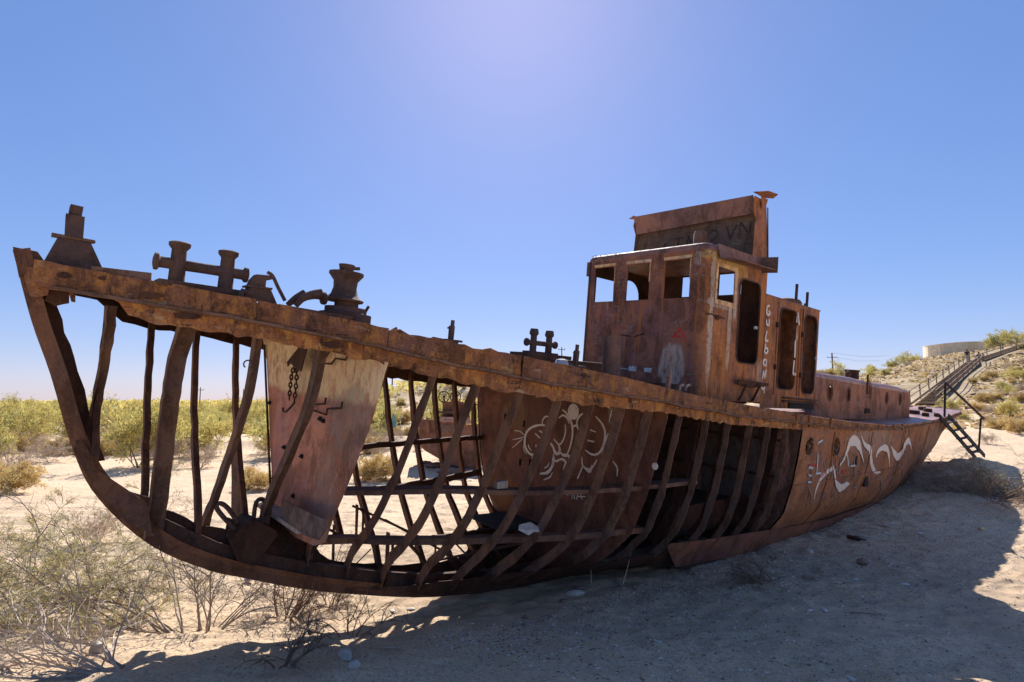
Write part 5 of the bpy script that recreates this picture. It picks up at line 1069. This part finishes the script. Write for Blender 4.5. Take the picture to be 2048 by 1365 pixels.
# far scrub beyond the counted shrubs
rg = np.random.RandomState(5); V = []; n_ = 30000
yy = 75 + 330 * rg.rand(n_) ** 1.4; pxx = rg.uniform(-150, 1000, n_); xx = (pxx - 1024) / FPX * yy
cl = fbm(xx * .09, yy * .05, 3, 21); keep = cl > -.05; yy = yy[keep]; xx = xx[keep]; cl = cl[keep]; n_ = len(yy)
zz = gz(xx, yy) + rg.rand(n_) * (1.2 + 2.4 * np.clip(cl + .12, 0, 1)); s_ = rg.uniform(.12, .34, n_) * (yy / 110) ** .5
a = rg.uniform(0, 6.28, n_); dx = np.cos(a) * s_; dy = np.sin(a) * s_
V = np.stack([np.stack([xx - dx, yy - dy, zz], 1), np.stack([xx + dx, yy + dy, zz + s_ * rg.uniform(-.5, .5, n_)], 1), np.stack([xx + dx * .4, yy + dy * .4, zz + s_ * 1.6], 1), np.stack([xx - dx * .7, yy - dy * .7, zz + s_ * 1.1], 1)], 1).reshape(-1, 3)
me = bpy.data.meshes.new('scrub'); me.from_pydata(V.tolist(), [], [(4 * i, 4 * i + 1, 4 * i + 2, 4 * i + 3) for i in range(n_)])
for m_ in (LG, LD, LY): me.materials.append(m_)
me.polygons.foreach_set('material_index', rg.choice(3, n_, p=[.4, .2, .4]))
o = bpy.data.objects.new('scrub', me); col.objects.link(o); tag(o, 'far belt of green and ochre scrub along the horizon', 'scrub', kind='stuff')

n_ = 34000; yy = 29 + 75 * rg.rand(n_); aa = rg.uniform(-.17, 1.0, n_); xx = aa * yy; keep = (np.interp(aa, HA[:, 0], HA[:, 1]) > 2.5) & ((aa < .02) | (aa > .5)) & (fbm(xx * .25, yy * .2, 3, 33) > -.10); yy = yy[keep]; xx = xx[keep]; n_ = len(yy)
for A_, B_ in ((STAIR[0], STAIR[1]), (STAIR[1], STAIR[2])):
    d = B_ - A_; t = np.clip(((xx - A_[0]) * d[0] + (yy - A_[1]) * d[1]) / (d[0] ** 2 + d[1] ** 2), 0, 1); k = np.hypot(xx - A_[0] - d[0] * t, yy - A_[1] - d[1] * t) > 1.9; xx = xx[k]; yy = yy[k]
n_ = len(xx); zz = gz(xx, yy); s_ = rg.uniform(.05, .20, n_) * (yy / 60) ** .4; a = rg.uniform(0, 6.28, n_); dx = np.cos(a) * s_; dy = np.sin(a) * s_
V = np.stack([np.stack([xx - dx, yy - dy, zz - .03], 1), np.stack([xx + dx, yy + dy, zz - .03], 1), np.stack([xx + dx * 1.3, yy + dy * .4, zz + s_ * 1.1], 1), np.stack([xx - dx * .9, yy - dy * 1.3, zz + s_ * .8], 1)], 1).reshape(-1, 3)
me = bpy.data.meshes.new('dry_tufts'); me.from_pydata(V.tolist(), [], [(4 * i, 4 * i + 1, 4 * i + 2, 4 * i + 3) for i in range(n_)])
for m_ in (LS, TB, LY, TW): me.materials.append(m_)
me.polygons.foreach_set('material_index', rg.choice(4, n_, p=[.68, .05, .19, .08]))
o = bpy.data.objects.new('dry_tufts', me); col.objects.link(o); tag(o, 'dense dry tufts and stones covering the hillside', 'dry grass', kind='stuff')

# foreground saxaul: long grey branches with feathery green tips
def big_bush(name, px, py, seed, nm, L, bias, up, leaf, lb, cat, lev=4, kids=4, spread=.8, droop=.30, per=4, tw=None, r0=.014, mats=None, seg=9, wob=.17, lev0=3):
    g_ = G(px, py); o = empty(name, tuple(g_ + np.array([0, 0, -.03])), lb, cat)
    b = grow(seed, nm, L, lev, spread, up, droop, bias, r0, kids, seg, wob, base_r=.16)
    c_ = bpy.data.objects.new('branches', wood_mesh(b, 'branches', tw or TW, rmin=.0016)); col.objects.link(c_); c_.parent = o
    if leaf: c_ = bpy.data.objects.new('foliage', leaf_mesh(b, 'foliage', mats or [LP, LY, LS], seed, per, .045, .0055, lev0, .012, upb=.5)); col.objects.link(c_); c_.parent = o
    return o
big_bush('saxaul_bush', 345, 1268, 4, 13, 1.55, (-.95, .25, 0), .62, True, 'grey twiggy bush with feathery green tips at the left below the bow', 'bush', kids=4, per=3)
big_bush('saxaul_bush', 40, 1250, 19, 7, 1.2, (-.3, .3, 0), .8, True, 'green feathery bush in the lower left corner', 'bush', per=3, kids=4)
big_bush('dry_brush', 215, 1340, 41, 12, 1.2, (-1.0, .1, 0), .22, False, 'low mat of bleached fallen branches in the lower left corner', 'brush', lev=2, kids=3, tw=TP, droop=.12)
big_bush('dry_brush', 420, 1262, 44, 12, .95, (.1, .3, 0), .85, False, 'grey bare branching brush in front of the bow keel', 'brush', lev=4, kids=3, droop=.15)
big_bush('dry_brush', 575, 1236, 47, 15, .85, (.1, .15, 0), .9, False, 'tangled bare brush at the edge of the shadow under the keel', 'brush', lev=4, kids=3, droop=.2, tw=TB)
big_bush('dry_brush', 655, 1215, 49, 8, .5, (.1, .1, 0), 1.0, False, 'small bare twig bush against the keel', 'brush', lev=3, kids=4, droop=.5)
big_bush('dry_brush', 700, 1275, 53, 7, .45, (0, .1, 0), .6, False, 'flattened dry grass tuft in the shadow before the keel', 'brush', lev=2, kids=4, tw=TB, droop=.3)
big_bush('dry_brush', 560, 1330, 57, 8, .38, (0, .1, 0), .5, False, 'reddish dead sprigs on the shaded bank', 'brush', lev=2, kids=3, tw=TB, droop=.2)
big_bush('dry_brush', 1530, 1165, 61, 12, .42, (-.5, .1, 0), .6, False, 'dark tuft of dead grass on the shaded slope', 'brush', lev=2, kids=4, tw=TB, droop=.2)
big_bush('saxaul_bush', 2035, 985, 63, 9, 1.55, (-.35, .1, 0), .55, True, 'green tipped bush on the bank by the ladder foot', 'bush', kids=4, per=2, r0=.02)
big_bush('dry_brush', 1930, 985, 83, 12, 1.1, (.2, -.1, 0), .35, False, 'dark root tangle on the mound just below the ladder foot', 'brush', lev=3, kids=4, tw=TB)
big_bush('dry_brush', 1985, 1000, 67, 14, 1.3, (.1, -.1, 0), .25, False, 'low tangle of dark branches on the shaded bank behind the stern', 'brush', lev=3, kids=4, tw=TB)
big_bush('dry_brush', 1868, 985, 71, 14, .8, (.25, 0, 0), 1.0, False, 'small curved leafless bush between stern and bank', 'brush', lev=3, kids=4, droop=.4)

# ------------------------------------------------------------------ things on the ground
def stone_mb(c0, d, seed, n=7):
    g = random.Random(seed); mb = MB(); vs = []; k = 8
    for i in range(5):
        ph = math.pi * i / 4 - math.pi / 2
        for j in range(k): th = 2 * math.pi * j / k; r_ = g.uniform(.8, 1.15); vs.append((c0[0] + d[0] * .5 * math.cos(ph) * math.cos(th) * r_, c0[1] + d[1] * .5 * math.cos(ph) * math.sin(th) * r_, c0[2] + d[2] * .5 * math.sin(ph) * g.uniform(.85, 1.1)))
    return mb.add(vs, [(i * k + j, i * k + (j + 1) % k, (i + 1) * k + (j + 1) % k, (i + 1) * k + j) for i in range(4) for j in range(k)])
pale = flat('pale stone', (.50, .44, .37), var=.2, nsc=12, bump=.01); shellm = flat('bleached shell', (.66, .62, .56), var=.12); dst = flat('brown stone', (.22, .15, .11), var=.3)
def ston(name, px, py, d, mt, lb, ct, rot=0, seed=1, group=None):
    g_ = G(px, py); o = stone_mb((0, 0, d[2] * .25), d, seed).build(name, mt, None, True); o.location = g_; o.rotation_euler = (0, 0, rot); return tag(o, lb, ct, group)
ston('stone', 690, 1318, (.24, .12, .11), pale, 'long pale stone in the shade near the bottom edge, left of centre', 'stone', 2.2, 5)
ston('stone', 708, 1338, (.10, .09, .08), pale, 'small round pale stone touching the lower end of the long one', 'stone', .3, 6)
ston('stone', 192, 1308, (.12, .1, .14), pale, 'grey stone half hidden by twigs at the lower left', 'stone', .3, 7)
ston('stone', 1150, 1192, (.28, .14, .10), pale, 'flat pale stone in the shade below the middle of the hull', 'stone', .1, 8)
ston('stone', 1162, 1178, (.34, .12, .05), dst, 'low brown slab just behind the flat pale stone', 'stone', .1, 9)
ston('stone', 1128, 1205, (.16, .1, .05), dst, 'dark flat stone just left of the flat pale stone', 'stone', .4, 10)
ston('stone', 1962, 1060, (.12, .1, .09), flat('yellowish stone', (.50, .40, .20)), 'yellowish stone on sunlit sand at the right', 'stone', .3, 11)
ston('stone', 1735, 1075, (.55, .12, .04), pale, 'long white slab on the slope right of the dark bottle', 'stone', 2.2, 12)
ston('stone', 1765, 1052, (.35, .1, .04), pale, 'thin pale slab uphill of the long white slab', 'stone', 2.4, 13)
ston('stone', 1620, 1106, (.13, .1, .09), pale, 'small pale stone just below the bilge plate', 'stone', .2, 14)
ston('stone', 1725, 1128, (.24, .15, .12), dst, 'brown lump of stone in the shade below the white slab', 'stone', .2, 15)
ston('stone', 1050, 1238, (.10, .07, .05), dst, 'small dark stone lying alone in the shade under the keel', 'stone', .2, 16)
for i, (px, py, w_) in enumerate(((1620, 1222, .10), (1650, 1222, .11), (1545, 1158, .08), (1712, 1160, .10), (1812, 1170, .12), (1704, 1360, .08), (822, 1220, .11), (785, 1222, .09), (1218, 1128, .06), (1195, 1340, .05), (640, 1262, .06), (1320, 1285, .05), (945, 1248, .05), (1840, 1068, .18), (1770, 1070, .1), (1255, 1238, .05), (870, 1160, .16), (1000, 1300, .04))):
    ston('shell_fragment', px, py, (w_, w_ * .6, w_ * .25), shellm, 'small bleached shell or bone fragment lying on the shaded sand', 'shell fragment', rnd.uniform(0, 3), 30 + i, 'bleached fragments scattered on the shaded sand')
g_ = G(1712, 1082); d_ = np.array([.62, -.78, -.02])
mb = MB(); mb.lathe((0, 0, .045), d_ * np.array([1, 1, 0]), [(-.16, .02), (-.15, .042), (.05, .042), (.10, .018), (.17, .016), (.175, .012)], 12); o = mb.build('bottle', flat('brown bottle glass', (.028, .012, .010), rough=.25), None, True); o.location = g_; tag(o, 'dark brown bottle lying on the slope below the stern', 'bottle')
g_ = G(497, 1166); mb = MB(); mb.lathe((0, 0, .035), (.8, .3, .2), [(-.05, .034), (.0, .03), (.05, .036), (.055, .02)], 10)
m, nt, p = mat('printed can'); N = NT(nt); N.l(N.mix(N.ramp(N.noise(18, det=1), .45, .55), (.08, .20, .62), N.mix(N.ramp(N.noise(30, det=1), .5, .55), (.75, .78, .80), (.80, .45, .05))), p.inputs['Base Color']); p.inputs['Roughness'].default_value = .4
o = mb.build('drink_can', m, None, True); o.location = g_; tag(o, 'crumpled blue and white can in the brush under the bow', 'can')
g_ = G(620, 1273); mb = MB(); mb.lathe((0, 0, .03), (.1, -1, .1), [(0, .028), (.002, .028), (.002, .02), (-.03, .02)], 12); o = mb.build('jar_lid', M['black'], None); o.location = g_; tag(o, 'small black round cap lying at the foot of the tangled brush', 'cap')
for px, py, L, a, lb in ((845, 1235, .35, .05, 'pale stick lying flat in the shade under the keel'), (1085, 1150, .4, 2.4, 'thin stick leaning on the ground below the hull'), (1183, 1170, .22, 1.5, 'short upright splinter standing in the sand below the hull'), (1245, 1172, .5, .1, 'long thin stick right of the upright splinter'), (610, 1295, .4, .9, 'dark root lying in the shade at the lower left'), (1010, 1140, .3, .5, 'dark stick half buried beside the keel'), (1700, 1228, .3, -.5, 'dark stick on the shaded slope right of the two shell bits'), (760, 1300, .35, -.35, 'thin dark stick right of the long pale stone')):
    g_ = G(px, py); up_ = .9 if 'upright' in lb else .06
    P = smooth_path([np.array([0, 0, .01]), np.array([math.cos(a) * L * .5 * (1 - up_ * .8), math.sin(a) * L * .5 * (1 - up_ * .8) + .02, .02 + up_ * L * .4]), np.array([math.cos(a) * L * (1 - up_ * .8), math.sin(a) * L * (1 - up_ * .8), .015 + up_ * L])], 4)
    o = MB().tube(P, [.009 * (1 - .5 * t) for t in np.linspace(0, 1, len(P))], 5).build('stick', TP if 'pale' in lb or 'thin stick' in lb or 'splinter' in lb else TB, None); o.location = g_; tag(o, lb, 'stick')
# gravel, shell grit and rust flakes
def grit(name, n, fx, sz, mt, seed, lb, ct):
    rg = np.random.RandomState(seed); x, y = fx(rg, n); s_ = sz[0] + (sz[1] - sz[0]) * rg.rand(len(x)) ** 3; z = gz(x, y)
    base = np.array([(1, 0, -.2), (-.5, .87, -.2), (-.5, -.87, -.2), (.1, .1, .8)]); V = []
    a = rg.uniform(0, 6.28, len(x)); ca, sa = np.cos(a), np.sin(a); fl = rg.uniform(.35, 1, len(x)); el = rg.uniform(.5, 1.2, len(x)); fl = fl * .6
    P = np.stack([np.stack([x + s_ * (b_[0] * ca - b_[1] * el * sa), y + s_ * (b_[0] * sa + b_[1] * el * ca), z + s_ * b_[2] * fl], 1) for b_ in base], 1).reshape(-1, 3)
    F = []
    for i in range(len(x)): o = 4 * i; F += [(o, o + 1, o + 3), (o + 1, o + 2, o + 3), (o + 2, o, o + 3)]
    me = bpy.data.meshes.new(name); me.from_pydata(P.tolist(), [], F)
    for m_ in (mt if isinstance(mt, list) else [mt]): me.materials.append(m_)
    if isinstance(mt, list): me.polygons.foreach_set('material_index', np.repeat(rg.randint(0, len(mt), len(x)), 3))
    o = bpy.data.objects.new(name, me); col.objects.link(o); return tag(o, lb, ct, kind='stuff')
def near_ship(rg, n):
    X = rg.uniform(-5, 14, n); d = rg.exponential(1.9, n) + .0; Yv = -(1.2 + d); A_ = SHIPM[:3, :3]; P = (A_ @ np.stack([X, Yv, np.full(n, -4.0)])).T + SHIPM[:3, 3]; return P[:, 0], P[:, 1]
def anywhere(rg, n):
    y = 3.2 + 12 * rg.rand(n) ** 1.3; x = (rg.uniform(-60, 2110, n) - 1024) / FPX * y; return x, y
grit('rust_flakes', 30000, near_ship, (.005, .030), [dst, dst, M['frame'], TW, pale, shellm], 3, 'dark rust flakes and gravel fallen along the hull', 'gravel')
grit('shell_grit', 16000, near_ship, (.004, .022), [shellm, pale], 4, 'pale shell grit strewn on the shaded sand along the hull', 'gravel')
grit('shell_grit', 6000, anywhere, (.003, .014), [shellm, pale], 6, 'sparse pale shell grit on the open sand', 'gravel')
grit('dark_grit', 10000, anywhere, (.004, .018), [dst, TB, TW], 7, 'sparse dark grit and plant crumbs on the open sand', 'gravel')

# ------------------------------------------------------------------ the other wreck
wr = empty('far_wreck', tuple(G(905, 940)), 'smaller broken brown wreck with two spoked winch wheels behind the main hull', 'shipwreck'); wo_ = np.array(wr.location)
D2 = 22.0
def Q2(px, py, d=0): return wd(px, py, D2 + d) - wo_
wm1 = rust('far wreck plate', b=(.13, .07, .05), c=(.2, .09, .05), amt=.4, sc_=.6, pale=.2)
def slab2(pts, d, th, name, mt):
    vs = [Q2(*p_, d) for p_ in pts] + [Q2(*p_, d + th) for p_ in pts]; n = len(pts)
    mb = MB().add(vs, [tuple(range(n))[::-1], tuple(range(n, 2 * n))] + [(i, (i + 1) % n, n + (i + 1) % n, n + i) for i in range(n)]); return mb.build(name, mt, wr)
slab2([(838, 838), (880, 842), (935, 850), (962, 848), (965, 905), (955, 938), (905, 932), (878, 918), (850, 902), (838, 890)], 0, 3.2, 'hull', wm1)
slab2([(876, 844), (945, 848), (938, 836), (882, 834)], -.1, 1.5, 'deck', M['deck'])
slab2([(885, 805), (905, 803), (925, 805), (938, 820), (940, 842), (886, 842)], .8, 1.4, 'winch_house', wm1)
slab2([(876, 822), (918, 824), (918, 828), (876, 827)], .2, .9, 'platform', M['frame'])
slab2([(852, 836), (858, 836), (858, 870), (851, 870)], -.2, .3, 'post', wm1)
for px in (888, 911):
    c_ = Q2(px, 794, .5); mb = MB(); mb.tube([c_ + np.array([.20 * math.cos(t), .08 * math.cos(t), .22 * math.sin(t)]) for t in np.linspace(0, 2 * math.pi, 19)], .022, 6, cap=False); mb.build('winch_wheel', M['inner'], wr, True)
    mb = MB()
    for t in np.linspace(0, math.pi, 6)[:-1]: mb.bar(c_ + np.array([.2 * math.cos(t), .08 * math.cos(t), .22 * math.sin(t)]), c_ - np.array([.2 * math.cos(t), .08 * math.cos(t), .22 * math.sin(t)]), .02, .02)
    mb.lathe(c_, (.1, -1, 0), [(-.05, .05), (.05, .05)], 8); mb.build('spokes', M['inner'], wr)
    MB().bar(c_, Q2(px + 1, 822, .6), .05, .05).build('bracket', wm1, wr)
MB().bar(Q2(908, 803, .5), Q2(955, 810, .5), .06, .05).build('spar', wm1, wr)
for k in range(9): MB().bar(Q2(882 + 3.2 * k, 850, -.05), Q2(882 + 3.2 * k, 866, -.05), .03, .02).build('grille_bar', M['chalk'], wr)
mb = MB(); 
for k in range(26): mb.box(Q2(rnd.uniform(885, 930), rnd.uniform(830, 846), rnd.uniform(-.1, .6)), (rnd.uniform(.06, .3), .08, .06), j=.04)
mb.build('scrap_heap', M['frame'], wr)['kind'] = 'stuff'
for i, (px, py, s1) in enumerate(((870, 935, .5), (850, 928, .35), (905, 948, .6), (935, 945, .4))): ston('rubble_heap', px, py, (s1 * 2, s1, s1 * .5), dst, ('brown rubble heap under the far wreck', 'low rubble left of the far wreck', 'dark debris mound in front of the far wreck', 'debris mound under the right end of the far wreck')[i], 'rubble', .2, 70 + i)

# ------------------------------------------------------------------ poles, fence, signs, stairs, wall, people
pm = flat('weathered pole', (.16, .13, .11), var=.2); cm = flat('concrete', (.45, .42, .38), var=.15)
def pole(name, px, yb, yt, d, lb, arms=(), w_=.12, lattice=False):
    b_1, t_1 = wd(px, yb, d), wd(px, yt, d); b_1[2] = float(gz(b_1[0], b_1[1])) - .3; t_1[0], t_1[1] = b_1[0], b_1[1]
    o = empty(name, tuple(b_1), lb, 'utility pole'); MB().lathe((0, 0, 0), (0, 0, 1), [(0, w_), (t_1[2] - b_1[2], w_ * .7)], 8).build('post', pm, o)
    for f, l in arms:
        z_ = (t_1[2] - b_1[2]) * f; MB().bar((-l, 0, z_), (l, 0, z_), .1, .1).build('crossarm', pm, o)
        for sx in (-l * .9, 0, l * .9): MB().lathe((sx, 0, z_), (0, 0, 1), [(0, .05), (.2, .06), (.25, .02)], 6).build('insulator', cm, o)
    if lattice:
        for s_ in (-1, 1): MB().bar((s_ * 1.1, 0, 0), (0, 0, (t_1[2] - b_1[2]) * .75), .1, .1).build('stay', pm, o)
    return t_1
pole('utility_pole', 784, 790, 745, 110, 'single wooden utility pole seen left of the ribs after the painted bulkhead', ((.92, .8),), .16)
pole('utility_pole', 847, 790, 740, 115, 'slim grey lamp post on the horizon between the middle ribs', (), .12)
pole('utility_pole', 806, 792, 775, 140, 'short lattice pole on the horizon right of the wooden utility pole', (), .14, True)
pole('utility_pole', 502, 800, 775, 120, 'short pole just left of the painted bulkhead', ((.9, .7),), .14)
pole('utility_pole', 486, 800, 778, 120, 'thin short pole second left of the painted bulkhead', (), .12)
pole('utility_pole', 400, 795, 775, 125, 'small distant pole above the scrub behind the bow ribs', ((.9, .8),), .14)
t1 = pole('utility_pole', 1666, 745, 706, 120, 'utility pole with crossarm on the skyline right of the engine casing', ((.86, 1.1), (.72, .5)), .20)
t2 = pole('utility_pole', 1124, 760, 694, 100, 'braced lattice pole on the skyline left of the wheelhouse', ((.93, .6),), .12, True)
for a, b2, z_, lb in ((t1, wd(1780, 712, 135), 0, 'upper wire strung right from the skyline pole'), (t1 + (0, 0, -.8), wd(1760, 722, 135), 0, 'lower wire strung right from the skyline pole')):
    c0 = (a + b2) / 2; o = MB().tube([a - c0, np.array([0, 0, -.5]), b2 - c0], .02, 4).build('power_wire', pm, None); o.location = c0; tag(o, lb, 'wire')
for i, (px, py, h_) in enumerate(((437, 868, 1.0), (520, 868, .9), (505, 866, .8), (470, 866, .8), (800, 866, 1.0))):
    g_ = G(px, py); o = MB().bar((0, 0, -.1), (0.03, 0, h_ * 1.3), .07, .07).build('fence_post', pm if i == 0 else cm, None); o.location = g_; tag(o, ('dark tall fence post behind the bow ribs', 'pale low fence post nearest the painted bulkhead', 'pale low fence post second from the painted bulkhead', 'pale fence post behind the fourth far rib', 'fence post right of the turquoise board')[i], 'fence post')
g_ = G(786, 872); o = MB().slab([(-.10, 0), (.12, 0), (.22, .7), (.10, 1.35), (0, 1.5), (-.16, .8)], [], lambda u, v, w: (u, w, v), .05).build('board', flat('turquoise paint', (.16, .34, .34)), None); o.location = g_; tag(o, 'pointed turquoise board standing behind the ribs', 'board')
g_ = G(473, 870); o = empty('sunflower', tuple(g_), 'single yellow flower head on a stalk behind the bow ribs', 'flower')
MB().tube([(0, 0, 0), (.03, 0, .7), (.02, 0, 1.25)], .02, 5).build('stem', LD, o); MB().lathe((.02, -.02, 1.28), (0, -1, .1), [(0, .02), (.01, .17), (.03, .16), (.035, .06)], 12).build('petals', flat('yellow petals', (.75, .50, .02)), o); MB().lathe((.02, -.055, 1.28), (0, -1, .1), [(0, .07), (.02, .06)], 10).build('flower_disc', M['black'], o)

# stairs up the hill
SB, ST, SE = STAIR
st = empty('staircase', tuple(SB), 'long outdoor staircase with pipe railings climbing the hill', 'staircase'); treadm = flat('brown stair tread', (.50, .36, .24), var=.45, nsc=3); rlm = flat('brown rail', (.17, .125, .09), var=.2)
def flight(A_, B_, w_, ns, name='step'):
    A_ = A_ - SB; B_ = B_ - SB; d = B_ - A_; h = d.copy(); h[2] = 0; h /= np.linalg.norm(h); s_ = np.array([h[1], -h[0], 0])
    ax = np.stack([h, -s_, np.array([0, 0, 1])], 1)
    for k in range(ns):
        c_ = A_ + d * (k + .5) / ns; MB().box(c_, (np.linalg.norm(d[:2]) / ns * .95, w_, d[2] / ns * .35), ax).build('step', treadm, st)
    for sg in (-1, 1):
        MB().bar(A_ + s_ * sg * w_ / 2, B_ + s_ * sg * w_ / 2, .08, .16).build('stringer', rlm, st)
        np_ = max(3, ns // 5)
        for k in range(np_ + 1):
            c_ = A_ + d * k / np_ + s_ * sg * (w_ / 2 + .05); MB().bar(c_ + np.array([0, 0, -.9]), c_ + np.array([0, 0, 1.05]), .07, .07).build('rail_post', rlm, st)
        for z_ in (1.0, .55): MB().bar(A_ + s_ * sg * (w_ / 2 + .05) + (0, 0, z_), B_ + s_ * sg * (w_ / 2 + .05) + (0, 0, z_), .055, .055).build('handrail', rlm, st)
flight(SB, ST, 1.55, 46); flight(ST + (.5, .3, 0), SE, 1.5, 24)
# round white wall on the hill top
wallc = flat('whitewashed wall', (.78, .66, .47), var=.12, nsc=1.5); ww = empty('round_wall', (84, 103, 10.0), 'low curved pale wall on top of the hill', 'wall')
WL = [wd(*q_) for q_ in ((1995, 690, 114), (1960, 688, 105), (1925, 689, 100), (1890, 692, 98), (1868, 695, 99), (1853, 697, 101), (1847, 698, 105))]
WLs = smooth_path(WL, 3); wc = np.array(ww.location)
for i in range(len(WLs) - 1):
    a, b2 = WLs[i] - wc + (0, 0, .35), WLs[i + 1] - wc + (0, 0, .35)
    MB().bar(a + (0, 0, -1.1), b2 + (0, 0, -1.1), .25, 2.2, j=.0).build('wall_panel', wallc, ww); MB().bar(a + (0, 0, .02), b2 + (0, 0, .02), .35, .10).build('coping', wallc, ww)
# two walkers
def person(name, base, lb, shirt, hgt=1.72, ph=0):
    o = empty(name, tuple(base), lb, 'person', rotz=-.6)
    def skin(nm, V, E, Rr, mt):
        me = bpy.data.meshes.new(nm); me.from_pydata([tuple(c * hgt for c in v) for v in V], E, []); ob = bpy.data.objects.new(nm, me); col.objects.link(ob); ob.parent = o
        ob.modifiers.new('s', 'SKIN'); sv = me.skin_vertices[0].data
        for i, r_ in enumerate(Rr): sv[i].radius = (r_ * hgt, r_ * hgt); sv[i].use_root = (i == 0)
        ob.modifiers.new('u', 'SUBSURF').levels = 1; ob.modifiers['u'].render_levels = 1; me.materials.append(mt)
    V = [(0, 0, .53), (0, .01, .66), (0, .02, .80), (0, .01, .86), (0, .0, .93), (.055, 0, .50), (.06, .08, .28), (.055, .03, .04), (.055, .09, .015), (-.055, 0, .50), (-.06, -.02, .28), (-.055, -.13, .06), (-.055, -.08, .02), (.115, .02, .79), (.14, -.04, .62), (.13, .04, .47), (-.115, .02, .79), (-.14, .05, .62), (-.12, .10, .48)]
    E_ = [(0, 1), (1, 2), (2, 3), (3, 4), (0, 5), (5, 6), (6, 7), (7, 8), (0, 9), (9, 10), (10, 11), (11, 12), (2, 13), (13, 14), (14, 15), (2, 16), (16, 17), (17, 18)]
    Rr = [.075, .07, .075, .03, .06, .045, .036, .024, .02, .045, .036, .024, .02, .034, .026, .018, .034, .026, .018]
    skin('body', V, E_, Rr, flat('skin', (.32, .18, .12)))
    skin('shirt', [V[0], V[1], V[2], V[13], V[14], V[16], V[17]], [(0, 1), (1, 2), (2, 3), (3, 4), (2, 5), (5, 6)], [.084, .082, .088, .046, .036, .046, .036], shirt)
    skin('trousers', [V[0], V[5], V[6], V[7], V[9], V[10], V[11]], [(0, 1), (1, 2), (2, 3), (0, 4), (4, 5), (5, 6)], [.082, .055, .044, .034, .055, .044, .034], flat('pale trousers', (.34, .30, .25)))
    mb = MB().lathe((0, 0, hgt * .925), (0, 0, 1), [(-.04, .105), (0, .115), (.07, .10), (.12, .05)], 10); mb.build('hair', flat('dark hair', (.02, .016, .014)), o, True)
f1 = ST + (ST - SB) * -.02; person('person', f1 + np.array([-.9, 0, -.15]), 'taller walker on the left of the stairs in dark top and pale trousers', flat('dark shirt', (.025, .028, .035)), 1.8)
person('person', f1 + np.array([.9, .3, -.35]), 'shorter walker in dark blue going up the stairs on the right', flat('navy shirt', (.02, .03, .06)), 1.62)
